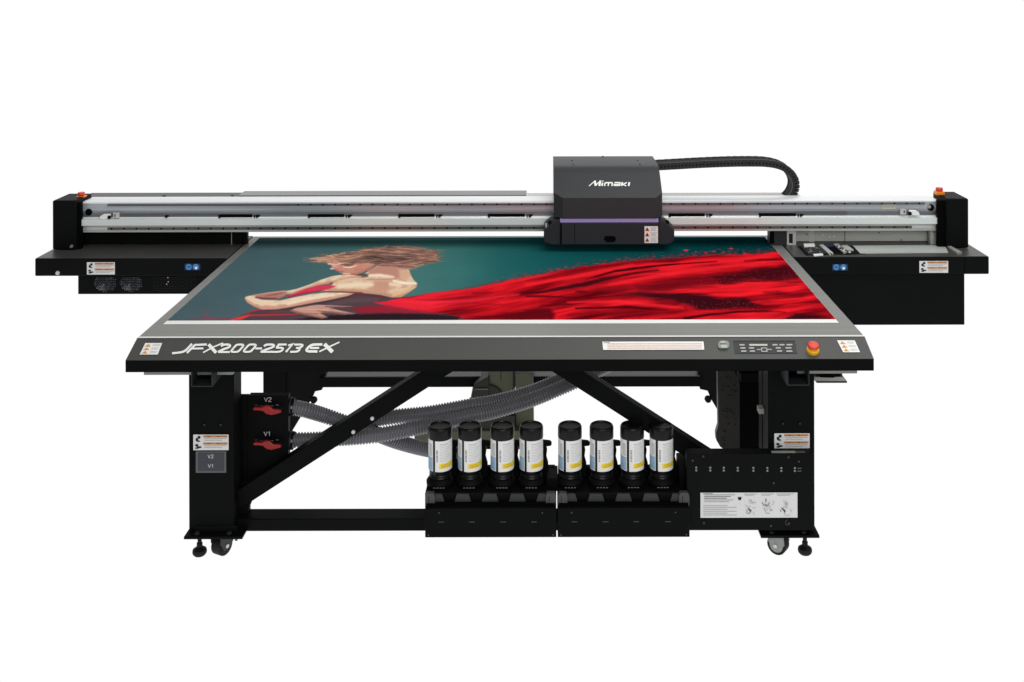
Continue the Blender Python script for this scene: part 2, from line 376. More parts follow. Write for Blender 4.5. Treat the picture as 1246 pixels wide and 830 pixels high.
# ------------------------------------------------------------------ frame
mb = MB(); mb.box(LX1-.01, RX0+.01, 3.98, 4.06, Z(646,3.98), Z(631,3.98), black); part(mb, 'lower_crossbar', bevel=.003)
def brace(p0, p1, mir):
    (ax, az), (bx, bz) = p0, p1
    d = Vector((bx-ax, bz-az)).normalized(); nn = Vector((-d.y, d.x)); wd = .062
    pts = [(ax, az), (bx, bz), (bx+nn.x*wd, bz+nn.y*wd), (ax+nn.x*wd, az+nn.y*wd)]
    if mir: pts = [(2*MX-a, b) for a, b in pts]
    mb = MB(); mb.prism(pts, 4.0, 4.055, black)
    return part(mb, 'diagonal_brace', bevel=.002)
b0 = (X(290,4.0), Z(619,4.0)); b1 = (X(556,4.0), Z(448,4.0))
brL = brace(b0, b1, False); brR = brace(b0, b1, True)
for x, y in ((452,508.3),(429,524.7)): mb = MB(); mb.cyl((X(x,3.999),3.999,Z(y,3.999)), (X(x,3.999),3.992,Z(y,3.999)), .0075, .0065, lightm, 16); part(mb, 'bolt', brL)
for mir in (0, 1):                                # gussets at the foot of the braces
    pts = [(X(283,4.02),Z(596,4.02)),(X(306,4.02),Z(606,4.02)),(X(301,4.02),Z(618,4.02)),(X(301,4.02),Z(630,4.02)),(X(283,4.02),Z(630,4.02))]
    if mir: pts = [(2*MX-a, b) for a, b in pts]
    mb = MB(); mb.prism(pts, 4.02, 4.05, deep); part(mb, 'gusset')
# rear legs, their gussets, and the rear crossbeam
YB = 5.0
for mir in (0, 1):
    f = (lambda a: 2*MX-a) if mir else (lambda a: a)
    mb = MB(); xs = sorted((f(-1.30), f(-1.195))); mb.box(xs[0], xs[1], YB, YB+.1, 0, ZB-.02, black); part(mb, 'rear_leg', bevel=.003)
    mb = MB(); mb.prism([(f(X(a,YB)), Z(b,YB)) for a, b in ((346,447),(392,447),(392,462),(390,475),(381,477),(377,487),(352,528),(341,536))], YB+.01, YB+.07, deep)
    part(mb, 'rear_gusset')
    mb = MB()
    mb.cyl((f(X(381,YB)),YB+.005,Z(486,YB)), (f(X(381,YB)),YB-.012,Z(486,YB)), .016, .014, deep, 10); part(mb, 'clamp_screw')
mb = MB(); mb.box(X(388,YB), X(853,YB), YB, YB+.13, Z(471,YB), Z(459,YB), black); cb = part(mb, 'rear_crossbeam', bevel=.002)
mb = MB(); mb.box(X(395,YB), X(851,YB), YB+.002, YB+.12, Z(458.8,YB), Z(458.8,YB)+.004, panel_grey); part(mb, 'beam_top_sheen', cb)  # grey slab imitates light reflected by the beam's top face

# ------------------------------------------------------------------ valve box, valves, hoses
YV = 4.06
mb = MB(); mb.prismpx([(301,481),(349.5,481),(349.5,574),(301,604)], YV, YV+.035, black); mb.boxpx(287, 480, 301.5, 590, YV+.02, YV+.034, deep)
vb = part(mb, 'valve_box', bevel=.002)
for t_, x_, y_ in (('V2',320,482.6),('V1',319.5,524.2)): mb = MB(); vtext(mb, t_, x_+.6, y_+.6, .8, YV-.002, pale_ink); part(mb, 'valve_lettering', vb, smooth=False)
for yy in (498, 540.5):
    mb = MB(); mb.cyl((X(325,YV),YV,Z(yy,YV)), (X(325,YV),YV-.02,Z(yy,YV)), .014, .013, deep, 20)
    for k in range(5): mb.rect(309+k*6.4, yy-6.2+(k % 2), 312.4+k*6.4, yy-5.4+(k % 2), YV-.0012, mid_ink if k > 2 else plate_grey)
    vv = part(mb, 'valve', vb)
    out = [(306,-1.2),(309,-3.4),(317,-2.8),(321,-5),(327,-4.6),(331,-.6),(337,-.4),(341,.6),(341,3.6),(335,5.2),(329,6.6),(323,5.2),(319,1.8),(313,.8),(308,1)]
    mb = MB(); mb.prism([(X(a,YV-.03), Z(yy+b,YV-.03)) for a, b in out], YV-.032, YV-.02, red); part(mb, 'valve_handle', vv, bevel=.003)
def catmull(P, n):
    P = [Vector(p) for p in P]; P = [P[0]*2-P[1]] + P + [P[-1]*2-P[-2]]; out = []
    for i in range(1, len(P)-2):
        for k in range(n):
            t = k/n; a, b, c, d = P[i-1:i+3]
            out.append(.5*((2*b)+(c-a)*t+(2*a-5*b+4*c-d)*t*t+(3*b-a-3*c+d)*t**3))
    out.append(P[-2]); return out
def hose(name, P, r, pitch, m, parent=None, seg=18, depth=.0055):
    c = catmull(P, 40); L = [0]
    for a, b in zip(c, c[1:]): L.append(L[-1]+(b-a).length)
    N = int(L[-1]/pitch*5); vs, fs = [], []; j = 0; upv = Vector((0,1,0))
    for k in range(N+1):
        s_ = L[-1]*k/N
        while j < len(L)-2 and L[j+1] < s_: j += 1
        t = (s_-L[j])/max(1e-9, L[j+1]-L[j]); p = c[j].lerp(c[j+1], t); d = (c[j+1]-c[j]).normalized()
        u = d.cross(upv).normalized(); w_ = u.cross(d)
        rr_ = r - depth*(0, .15, .9, .9, .15)[k % 5]
        for i in range(seg):
            a = 2*math.pi*i/seg; vs.append(p+(u*math.cos(a)+w_*math.sin(a))*rr_)
    for k in range(N):
        for i in range(seg): fs.append((k*seg+i, k*seg+(i+1)%seg, (k+1)*seg+(i+1)%seg, (k+1)*seg+i))
    fs += [tuple(range(seg-1,-1,-1)), tuple(range(N*seg,(N+1)*seg))]
    mb = MB(); mb.mesh(vs, fs, m); return part(mb, name, parent)
def pp(l): return [(X(a,Y), Y, Z(b,Y)) for a, b, Y in l]
R_H = .0285
hose('suction_hose', pp([(351,494,4.10),(370,498,4.12),(395,505.5,4.16),(425,516,4.18),(455,527,4.22),(485,538,4.28),(520,547,4.36),(560,553,4.5)]), R_H, .0112, hose_m)
hose('suction_hose', pp([(351,535,4.10),(380,534.5,4.12),(410,533,4.12),(450,530,4.12),(480,525.5,4.14),(520,517.5,4.18),(569,506.5,4.22),(600,500.5,4.26),(640,488.5,4.30),(670,477,4.34),(700,464,4.36),(740,444,4.38)]), R_H, .0112, hose_m)
hose('suction_hose', pp([(424,519,4.24),(445,512,4.24),(480,506.5,4.24),(520,502.5,4.25),(569,494,4.28),(600,489,4.33),(640,478.5,4.38),(670,467,4.42),(712,446,4.45)]), R_H, .0112, hose_m)
for yy in (494, 535):
    mb = MB(); mb.cyl((X(348,4.10),4.10,Z(yy,4.10)), (X(356.5,4.10),4.10,Z(yy+.6,4.10)), .033, .033, deep, 20)
    mb.cyl((X(352.6,4.10),4.10,Z(yy,4.10)), (X(354.4,4.10),4.10,Z(yy,4.10)), .0336, .0336, charcoal, 20)
    mb.box(X(353,4.07),X(355,4.07),4.062,4.07,Z(yy+2,4.07),Z(yy-1,4.07), mid_ink)
    part(mb, 'hose_clamp', vb)

# ------------------------------------------------------------------ right-hand underside: cable guide, dark plates, tray
YG = 4.28
mb = MB(); mb.prismpx([(872,446),(889,446),(899,466),(899,556),(882,549),(875,544),(870.5,536),(870,528),(873,518)], YG, YG+.03, mat('guide_grey', rgb(47,46,44), .45, 0, .3, .15, (12,12,12)))
for k in range(26):
    x, y = 876+rng.random()*18, 458+rng.random()*84
    mb.stroke([(x,y),(x+1.6,y+.5),(x+2.6,y-.4)], .8, up(0,0,1,YG-.002), deep)
part(mb, 'cable_guide')
mb = MB(); mb.boxpx(898, 446, 927, 552, 4.36, 4.4, soot); mb.boxpx(900, 455, 925, 465, 4.34, 4.36, powder); part(mb, 'inner_plate', bevel=.002)
mb = MB(); mb.boxpx(926, 446, 934, 552, 4.06, 4.12, deep); mb.boxpx(922.5, 498.5, 929.5, 504.5, 4.02, 4.06, sheetm); part(mb, 'connector_post')
mb = MB(); YT = 4.12
mb.prismpx([(970,448),(1024,448),(1024,462),(1030,465),(1030,467),(993,467),(986,459),(970,457)], YT, YT+.16, charcoal2)
ot = part(mb, 'side_tray', bevel=.002)
mb = MB(); mb.prismpx([(986,459.5),(1025,459.5),(1029,464.5),(991.5,464.5)], YT-.002, YT-.0005, sheetm)
mb.prismpx([(991,451),(1022,451),(1022,458),(1012,460.5),(998,460),(991,457)], YT-.004, YT-.0025, soot); part(mb, 'tray_lip', ot)

# ------------------------------------------------------------------ connection box at right
YC = 3.90
mb = MB(); mb.boxpx(834.5, 553, 989.3, 646, YC, 3.949, powder); cbx = part(mb, 'connection_box', bevel=.002)
for x in (846,863,879.5,896.5,915.5,932.5,949.5,966):
    for y in (569.4, 572.8): mb = MB(); mb.disc(x, y+(x-846)*.008, 1.35, YC-.0015, mid_ink, 10); part(mb, 'status_light', cbx)
for y in (570.6, 573.9): mb = MB(); mb.rect(969, y-.5, 974, y+.5, YC-.0015, plate_edge); part(mb, 'light_caption', cbx)
for x, y in ((841.5,560.5),(854.5,555.5),(970.5,562),(958,556.5),(940,588),(855,636.5),(958.5,637),(936.5,640)): mb = MB(); mb.cyl((X(x,YC),YC,Z(y,YC)), (X(x,YC),YC-.004,Z(y,YC)), .004, .0035, band_m, 10); part(mb, 'screw', cbx)
mb = MB()
mb.stroke([(957+2.8*math.cos(a*.785), 636.5+3.2*math.sin(a*.785)) for a in range(7)], .6, up(0,0,1,YC-.0015), post_m); part(mb, 'knockout_mark', cbx)
mb = MB(); mb.rect(851, 600, 969, 630.5, YC-.002, offwhite)
YI = YC-.003
for k in range(5): mb.rect(855.5, 602.2+2.1*k, 893-(k*5) % 13, 603.1+2.1*k, YI, mid_ink if k in (1,2) else grey_ink)
for k in range(6): mb.rect(854.5, 615.5+2.3*k, 884+(k*11) % 22, 616.2+2.3*k, YI, grey_ink)
mb.rect(854, 600.8, 866, 601.5, YI, mid_ink)
mb.prism([(X(a,YI),Z(b,YI)) for a,b in ((896.5,605.5),(901,605.5),(901,607),(899.8,609.3),(897.8,609.3),(896.5,607))], YI-.0002, YI, ink)
for i, x0 in enumerate((904, 924.5, 943.5)):      # three line drawings
    w_ = 17 if i < 2 else 23
    mb.rect(x0, 601.5, x0+w_*.9, 602.2, YI, grey_ink); mb.rect(x0+1, 603.2, x0+w_*.7, 603.8, YI, grey_ink)
    fn = up(0, 0, 1, YI)
    for k in range(9):
        a = rng.random()*6.28; cx, cy = x0+w_*(.3+.5*rng.random()), 610+16*rng.random(); r1 = 1.5+2.5*rng.random()
        mb.stroke([(cx+r1*math.cos(a+t), cy+.8*r1*math.sin(a+t)) for t in (0,.7,1.4,2.1,2.8)], .5, fn, grey_ink if k % 3 else mid_ink, .0002*(k+1))
    for q in ([(0,0),(3,1.5),(1.5,3)], [(2,2),(5,3.5),(3.4,5.4)], [(-1.5,2),(0,4),(-1,5)]):
        if i != 1: mb.face([(X(x0+w_*.25+a,YI),YI-.003,Z(618+b,YI)) for a, b in q], ink)
    if i == 1: mb.stroke([(930.5,607),(930.5,611)], 1.1, fn, ink, .003); mb.stroke([(926,611.5),(927.5,615),(933,615),(935,611.5)], .9, fn, mid_ink, .003)
part(mb, 'instruction_label', cbx, smooth=False)
mb = MB(); zt = Z(553,YC)+.0015
mb.face([on_z(938,552,zt),on_z(967,552,zt),on_z(966,549.2,zt),on_z(937,549.2,zt)], sheetm); mb.face([on_z(967.2,552,zt),on_z(979,552,zt),on_z(977.5,549.4,zt),on_z(966.2,549.4,zt)], panel_grey)
part(mb, 'top_label', cbx, smooth=False)

# ------------------------------------------------------------------ ink racks
YK = 3.86                                         # front panel; the deck runs from 3.90 back to 4.06
ZD = Z(600, 3.90)
BOT = [534.5, 570.5, 610, 645.3, 692.3, 730.8, 768, 803.6]
def rack(x0, x1, bots, notch, slits):
    mb = MB()
    mb.boxpx(x0, 600, x1, 650, 3.905, 4.06, deep)
    mb.box(X(x0+1,3.92), X(x1-1,3.92), 4.045, 4.065, ZD-.02, ZD+.03, deep); mb.box(X(x1-12,3.95), X(x1+2,3.95), 3.955, 4.06, ZD-.02, ZD+(.075 if x1 > 700 else .028), deep)
    rk = part(mb, 'ink_rack', bevel=.002)
    mb = MB(); mb.boxpx(x0, 618.5, x1, 654, YK, 3.903, black)
    fp = part(mb, 'front_panel', rk, bevel=.002)
    mb = MB(); mb.boxpx(x0+1.5, 612.4, x1-1.5, 618.2, YK+.02, 3.903, soot); part(mb, 'step', rk)
    a, b = x0+12, x1-13; YN = 3.893
    pts = [(a,613),(a,601.5)]
    for n0, n1 in notch: pts += [(n0-.5,601.5),(n0+2.2,610.6),(n1-2.2,610.6),(n1+.5,601.5)]
    pts += [(b,601.5),(b,613)]
    mb = MB(); mb.prismpx(pts, YN, 3.903, band_m); part(mb, 'notched_rail', rk)
    for c0, c1 in ((x0+.2, x0+12), (x1-13, x1-.2)):
        mb = MB(); mb.prismpx([(c0,620),(c0,604),(c0+1.5,600.5),(c1-1.5,600.5),(c1,604),(c1,617),(c1-3,620.5)], 3.882, 3.903, post_m)
        mb.rect(c0+4, 604, c0+4.6, 616, 3.8815, deep); mb.rect(c0+1.5, 616.5, c1-1.5, 617.4, 3.8815, deep)
        part(mb, 'corner_post', rk, bevel=.0015)
    for x in slits:
        mb = MB(); mb.rect(x-3.4, 634.7, x+3.4, 635.5, YK-.0012, post_m); part(mb, 'slot', rk)
    for x in (x0+4, x1-4, x0+17, x1-17): mb = MB(); mb.disc(x, 624 if x in (x0+17, x1-17) else 651, .9, YK-.0012, post_m, 8); part(mb, 'screw', rk)
    for x in bots:
        Yb = 3.98; mb = MB(); xc = X(x, Yb)
        mb.lathe([(.047,-.01),(.050,.0),(.051,.012),(.046,.020),(.040,.026),(.040,.0),(.038,-.008)], (xc, Yb, ZD), deep, 28)
        for k in range(4): mb.face([(xc-.020+.011*k+c, Yb-.0515, ZD+.004+d) for c, d in ((0,0),(.007,0),(.007,.003),(0,.0026))], mid_ink)
        part(mb, 'bottle_socket', rk)
        mb = MB(); xr = xc+.052
        mb.prism([(xr-.014,ZD),(xr+.012,ZD),(xr+.010,ZD+.05),(xr+.003,ZD+.075),(xr+.006,ZD+.100),(xr+.0,ZD+.125),(xr-.014,ZD+.132)], 4.025, 4.044, deep)
        mb.prism([(xr-.012,ZD+.112),(xr+.018,ZD+.114),(xr+.023,ZD+.119),(xr+.023,ZD+.126),(xr+.016,ZD+.131),(xr-.012,ZD+.134)], 4.026, 4.043, deep)
        part(mb, 'clamp_lever', rk, bevel=.002)
rack(515.8, 675.6, BOT[:4], ((537,554),(569.5,587),(603,620),(636,653.5)), (535.5,573,611,648.5))
rack(677.2, 837.8, BOT[4:], ((699,716),(732,749.5),(765.5,782.5),(799,816.5)), (697.5,735.5,773,811.5))

# ------------------------------------------------------------------ side shelves and boxes
YA = 5.007
ZA = Z(335, YA)
def warnpair(parent, px, py, Y):
    mb = MB(); mb.rect(px-9.5, py-4, px+9.5, py+4, Y, navy)
    for d in (-4.6, 4.0): mb.disc(px+d, py, 3.7, Y-.001, blue, 18)
    mb.rect(px-6.6, py-.6, px-2.6, py+.4, Y-.002, navy); mb.disc(px+4.4, py+1.2, 1.6, Y-.002, white, 10)
    part(mb, 'mandatory_sign', parent, smooth=False)
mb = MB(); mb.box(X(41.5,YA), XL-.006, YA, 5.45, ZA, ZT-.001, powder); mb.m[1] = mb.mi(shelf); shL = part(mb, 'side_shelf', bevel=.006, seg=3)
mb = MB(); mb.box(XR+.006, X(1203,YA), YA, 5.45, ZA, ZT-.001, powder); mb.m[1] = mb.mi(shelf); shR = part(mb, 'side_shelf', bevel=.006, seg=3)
big_warning(shL, 105, 318, 139, 333, YA-.002); big_warning(shR, 1118, 318.6, 1153, 333, YA-.002)
warnpair(shL, 233.5, 324, YA-.002); warnpair(shR, 1021.5, 326, YA-.002)
mb = MB(); mb.cyl((X(69.5,YA),YA,Z(331,YA)), (X(69.5,YA),YA-.006,Z(331,YA)), .010, .008, lightm, 16); part(mb, 'screw', shL)
mb = MB(); mb.rect(1172.6, 313.5, 1173.3, 334, YA-.0012, soot); part(mb, 'seam_or_highlight', shR)
mb = MB(); mb.boxpx(94, 334, 330, 357, 5.05, 5.42, powder); ebL = part(mb, 'electronics_box', bevel=.003)
mb = MB(); mb.box(X(870,5.03), X(1173,5.03), 5.03, 5.42, Z(396.5,5.03), ZA-.001, powder); part(mb, 'maintenance_box', bevel=.003)
def fan(cx, cy, rx, ry):
    Y = 5.047; mb = MB(); k = 0
    for j in range(9):
        for i in range(15):
            x, y = cx-rx+2*rx*i/14+(j % 2)*.8, 337.2+j*2.05
            d = ((x-cx)/rx)**2+((y-cy)/ry)**2
            if d < 1: 
                ang = math.atan2(y-cy, x-cx)
                mb.disc(x, y, .72, Y, mid_ink if 1.9 < ang < 2.6 else (plate_edge if rng.random() < .35 else plate_grey), 6)
    for q_ in ([(cx-1,cy-1),(cx-6,cy+8.5),(cx+.5,cy+9.5)],): mb.face([(X(a,Y+.001),Y+.001,Z(b,Y+.001)) for a, b in q_], plate_grey)
    part(mb, 'fan_grille', ebL, smooth=False)
fan(127, 343, 14, 11); fan(158.5, 343, 14, 11)
mb = MB()
for j in range(7):
    for i in range(16): mb.disc(186+i*3.3+(j % 2)*1.6, 337+j*2.6, .45, 5.047, band_m, 6)
for p in ((203.5,337),(204,342),(202,345)): mb.disc(p[0], p[1], .8, 5.046, grey_ink, 8)
part(mb, 'vent_holes', ebL, smooth=False)
# upright panels behind the shelves, under the gantry
mb = MB(); mb.box(X(98,5.27), X(300,5.27), 5.27, 5.30, ZT, .897, powder); rpL = part(mb, 'rear_panel', bevel=.002)
mb = MB(); mb.rect(280.6, 281, 281.6, 297.5, 5.2685, sheetm); part(mb, 'seam_or_highlight', rpL)  # painted highlight line down the panel
mb = MB(); mb.rect(294, 281, 295, 297.5, 5.2685, soot); part(mb, 'seam_or_highlight', rpL)
mb = MB(); mb.box(X(936,5.30), X(1141,5.30), 5.30, 5.33, ZT, .897, mat('recess_panel', rgb(192,194,186), .45, 0, .3, .08)); rpR = part(mb, 'rear_panel', bevel=.002)
YP = 5.298
mb = MB(); mb.rect(1027, 279, 1027.8, 299, YP, charcoal); mb.rect(1128, 279, 1131, 299, YP, panel_grey); mb.rect(984, 279, 990, 298, YP, lightm)  # panel seam, painted shadow left of the post bracket, pale fitting
part(mb, 'fitting_and_shadow', rpR, smooth=False)
for x, y in ((981,286),(1069,284),(1069,295),(1096,293),(1001,286.5),(1009,289),(1014.5,288.5)): mb = MB(); mb.disc(x, y, .9, YP-.001, charcoal if x > 1020 or x < 990 else white, 8); part(mb, 'screw', rpR)
mb = MB(); mb.rect(986, 279.5, 1006, 281.5, YP-.001, lightm); part(mb, 'name_strip', rpR)
mb = MB(); mb.boxpx(1131.5, 280, 1143.5, 300, 5.24, 5.27, lightm); bk = part(mb, 'post_bracket', bevel=.002)
for x, y in ((1134,286),(1136.5,283.5),(1135,289.5)): mb = MB(); mb.disc(x, y, .9, 5.2385, white if y > 284 else panel_grey, 8); part(mb, 'screw', bk)
mb = MB(); mb.boxpx(936, 280.5, 957, 299.5, 5.22, 5.28, charcoal2); mb.boxpx(936, 280.5, 941.5, 297, 5.215, 5.219, soot); part(mb, 'sensor_box', bevel=.002)
mb = MB(); mb.boxpx(956.5, 281, 968, 300.5, 5.235, 5.24, lightm); mb.rect(959.4, 285, 964, 296.5, 5.234, ink); part(mb, 'sensor_bracket')
recess_tray = mat('recess_tray', rgb(186,192,188), .35, .1, .4, .12, (5, 20, 20))
# maintenance tray let into the right shelf
def flat(mb, pts, z, m): mb.face([on_z(a, b, z) for a, b in pts], m)
def slab(mb, pts, z0, z1, m):
    n = len(pts); P = [on_z(a, b, z1) for a, b in pts]; vs = P + [(p[0], p[1], z0) for p in P]
    mb.mesh(vs, [tuple(range(n))] + [(i,(i+1)%n,(i+1)%n+n,i+n) for i in range(n)], m)
mb = MB(); slab(mb, [(970,300),(1046,300),(1052,309.5),(980,311)], ZT, ZT+.0015, deep); ms = part(mb, 'maintenance_station')
mb = MB(); slab(mb, [(974,300.8),(996,299.8),(1004,308.6),(983,309.6)], ZT, ZT+.006, charcoal2)
for k in range(14):
    a, b = 977+rng.random()*20, 301.5+rng.random()*6.5
    slab(mb, [(a,b),(a+2.2,b-.1),(a+2.8,b+.6),(a+.6,b+.7)], ZT+.006, ZT+.008, band_m if k % 3 else mid_ink)
for k in range(12):
    a, b = 979+rng.random()*17, 301+rng.random()*6
    slab(mb, [(a,b),(a+1.2,b),(a+1.6,b+1.1),(a+.4,b+1.1)], ZT+.008, ZT+.010, (soot, sheetm, post_m)[k % 3])
part(mb, 'wiper_unit', ms)
mb = MB()
for k in range(10):
    a, b = 1017+k*1.6, 299.4+k*.75+rng.random()
    slab(mb, [(a,b),(a+2.4,b-.2),(a+3.2,b+.7),(a+.9,b+.9)], ZT+.008, ZT+.010+.002*rng.random(), (post_m, white, soot, alu_dark)[k % 4])
part(mb, 'spring_clip', ms)
mb = MB(); slab(mb, [(977,297),(990,296.6),(991,299.6),(978,300)], ZT, ZT+.012, white); slab(mb, [(988.5,309.8),(1000,309),(1001,310.4),(990,311.2)], ZT, ZT+.006, white); part(mb, 'wiper_pad', ms)
for q in ([(996,298.5),(1001,298),(1013.5,308.6),(1009,310.4)], [(1013.5,297.4),(1019,297),(1031.5,306.5),(1026,308)], [(1021,299.5),(1030,298.8),(1038,304.5),(1029,305.5)]):
    mb = MB(); slab(mb, q, ZT, ZT+.008, lightm); part(mb, 'guide_bar', ms)
mb = MB(); slab(mb, [(1001,297.6),(1013,297),(1026,307.4),(1014,308.6)], ZT, ZT+.003, soot); slab(mb, [(1003,298),(1012.5,297.5),(1015.5,300.2),(1006,300.8)], ZT+.003, ZT+.007, navy); part(mb, 'cap_unit', ms)
mb = MB(); slab(mb, [(1037,299.6),(1149,299),(1153,308.2),(1046,309)], ZT, ZT+.003, recess_tray); part(mb, 'drip_tray', ms)
mb = MB(); slab(mb, [(1150,299),(1153,298.4),(1170,307.6),(1164,308.6)], ZT, ZT+.010, sheetm); part(mb, 'tray_edge', ms)
mb = MB(); mb.cyl(on_z(1010,310.5,ZT), on_z(1010,310.2,ZT+.006), .006, .006, soot, 10); part(mb, 'knob', ms)

# ------------------------------------------------------------------ gantry
ZC = Z(245, 5.16) + .008
def column(xa, xb, inner):
    mb = MB(); mb.box(xa, xb, 5.16, 5.34, ZT+.0005, ZC, powder); c = part(mb, 'end_column', bevel=.007, seg=3)
    xs = sorted((inner, xb if inner > xb else xa)); d = .001
    mb = MB(); mb.box(xs[0]+d, xs[1]-d, 5.175, 5.20, ZT+.001, ZC-.012, soot); part(mb, 'column_lining', c)
    return c
cL = column(-2.34, -2.227, X(99.5,5.19)); cR = column(1.903, 2.009, X(1139,5.19))
mb = MB(); mb.cyl((X(86.5,5.16),5.16,Z(298.5,5.16)), (X(86.5,5.16),5.154,Z(298.5,5.16)), .008, .007, mid_ink, 12); part(mb, 'screw', cL)
GX0, GX1 = X(100,5.22), X(1140,5.22)
YG0 = 5.22
def strip(mb, y0, y1, proud, m, a=None, b=None):
    Yf = YG0-proud
    xa, xb = (GX0 if a is None else X(a,Yf)), (GX1 if b is None else X(b,Yf))
    mb.box(xa, xb, Yf, YG0+.02, Z(y1,Yf), Z(y0,Yf), m)
mb = MB(); mb.box(GX0, GX1, YG0, 5.335, Z(281.4,YG0), 1.044, alu)
gb = part(mb, 'gantry_beam', bevel=.002)
mb = MB(); mb.prismx([(YG0-.004, 1.043), (YG0-.004, Z(247.1,YG0-.004)), (YG0+.02, Z(247.1,YG0-.004)), (YG0+.02, 1.0445), (5.337, 1.0445), (5.337, 1.047), (YG0+.01, 1.047)], GX0, GX1, alu_white); part(mb, 'top_rail_cover', gb)
mb = MB(); strip(mb, 249.8, 255.0, .003, alu); strip(mb, 255.0, 257.4, .0025, alu_shaded); strip(mb, 257.4, 259.0, .002, alu_dark); part(mb, 'beam_face', gb)  # shading of the beam face painted as three tones, darker downward
mb = MB(); strip(mb, 263.2, 266.0, .006, alu_white); part(mb, 'groove_lip', gb)
mb = MB(); strip(mb, 259.2, 263.0, .001, alu_dark); part(mb, 'belt_groove', gb)  # shade of the groove painted as a flat dark strip
mb = MB(); strip(mb, 266.2, 273.6, .035, glass_strip, 92, 1148); part(mb, 'encoder_strip', gb)
mb = MB(); strip(mb, 273.8, 275.6, .012, lightm); strip(mb, 279.0, 281.6, .010, lightm); strip(mb, 275.6, 279.0, .003, alu_white); part(mb, 'lower_flange', gb)
def rail(y0, y1, a, b, first):
    Yf = YG0-.012; mb = MB(); strip(mb, y0, y1, .012, rail_m, a, b); x = first
    while x < b-2: mb.disc(x, (y0+y1)/2, 1.15, Yf-.001, soot, 8); x += 15.12
    part(mb, 'linear_rail', gb, smooth=False)
rail(247.3, 249.7, 130, 1125, 362); rail(275.8, 278.9, 130, 1109, 135)
mb = MB(); mb.cyl((X(107.5,5.216),5.2155,Z(257,5.216)), (X(107.5,5.216),5.2145,Z(257,5.216)), .0165, .0165, soot, 24); part(mb, 'access_hole', gb)
mb = MB(); mb.cyl((X(1132,5.216),5.2155,Z(253.5,5.216)), (X(1132,5.216),5.2145,Z(253.5,5.216)), .0165, .0165, soot, 24); part(mb, 'access_hole', gb)
mb = MB(); mb.disc(1130.2, 252.6, 2.2, 5.2138, sheetm, 12); part(mb, 'hole_edge', gb)
for a, b in ((265,306),(374,418),(484,528),(593,638),(813,857),(923,968)):
    mb = MB(); mb.boxpx(a, 260.4, b, 263.8, YG0-.008, YG0-.001, soot); mb.boxpx(a, 262, a+2.5, 265, YG0-.009, YG0-.001, deep)
    mb.boxpx(b+2, 261.3, b+3.6, 264.6, YG0-.008, YG0-.001, deep); mb.prismpx([(b+4.5,261),(b+10,261),(b+9,263),(b+6,264.8),(b+4.5,264)], YG0-.008, YG0-.001, deep)
    part(mb, 'belt_block', gb)
mb = MB(); mb.prismpx([(200,261),(205,261),(204,263.3),(201.5,264.5),(200,264)], YG0-.009, YG0-.001, deep); mb.boxpx(146, 260, 268, 261.6, YG0-.007, YG0-.001, rail_m); mb.boxpx(968, 258.4, 1030, 261.8, YG0-.0075, YG0-.001, rail_m); part(mb, 'belt', gb)
for x0, d in ((120, 1), (1104, -1)):
    mb = MB(); yy = 262 if d > 0 else 259.5
    def q(u): return x0+u if d > 0 else x0+15-u+0
    mb.prismpx([(q(0),yy+3.6),(q(1),yy),(q(5),yy-2.2),(q(13),yy-2.4),(q(13),yy+3.2),(q(6),yy+4)], YG0-.03, YG0-.012, white)
    cn = part(mb, 'hose_fitting', gb, bevel=.003)
    mb = MB(); mb.cyl((X(q(12.5),YG0-.031),YG0-.03,Z(yy+1.2,YG0-.03)), (X(q(12.5),YG0-.031),YG0-.034,Z(yy+1.2,YG0-.03)), .009, .009, deep, 12)
    mb.boxpx(min(q(17),q(24)), yy-4, max(q(17),q(24)), yy+2.5, YG0-.02, YG0-.005, lightm); mb.rect(min(q(18.5),q(20)), yy-2.5, max(q(18.5),q(20)), yy+1, YG0-.021, panel_grey)
    part(mb, 'fitting_nut', cn)
mb = MB(); mb.rect(1072, 249.3, 1089, 255.5, YG0-.0045, lcd); mb.rect(1073, 252.4, 1088, 253, YG0-.0055, grey_ink); part(mb, 'rating_label', gb, smooth=False)
def top_stop(px, py, Y):
    c = Vector((X(px,Y), Y, Z(py,Y))); r = 5.2*Y/F
    mb = MB(); mb.box(c.x-r, c.x+r, Y-r, Y+r, c.z, c.z+.017, amber); b_ = part(mb, 'emergency_stop', bevel=.003)
    mb = MB(); mb.cyl(c+Vector((0,0,.017)), c+Vector((0,0,.022)), r*.6, r*.6, deep, 20, False); mb.cyl(c+Vector((0,0,.020)), c+Vector((0,0,.034)), r*.86, r*.78, red_btn, 20); part(mb, 'red_knob', b_, bevel=.002)
top_stop(98.4, 241.3, 5.27); top_stop(1142.3, 237.8, 5.27)
# cable tray and chain
mb = MB(); mb.box(X(290,5.5), X(640,5.5), 5.48, 5.6, Z(240,5.5), Z(236.3,5.5), rail_m); ct = part(mb, 'cable_tray', bevel=.002)
mb = MB(); mb.box(X(101,5.5), X(289,5.5), 5.485, 5.6, Z(240,5.5), Z(238.2,5.5), panel_grey)
part(mb, 'tray_strip', ct)
mb = MB(); mb.box(X(640.5,5.5), X(975,5.5), 5.485, 5.6, Z(244,5.5), Z(239.6,5.5), lightm); part(mb, 'tray_strip', ct)
for x in (106, 198, 281): mb = MB(); mb.boxpx(x-1, 237.2, x+2, 239, 5.484, 5.5, ink); part(mb, 'tray_clip', ct)
cpath = catmull([(X(a,5.52), 0, Z(b,5.52)) for a, b in ((792,201.5),(820,200),(850,198.4),(880,197.2),(905,196.8),(928,197.2),(943,199.6),(954,204.5),(961.5,212),(965,221),(964,230),(959.5,238),(953,244))], 30)
mb = MB(); L = [0]
for a, b in zip(cpath, cpath[1:]): L.append(L[-1]+(b-a).length)
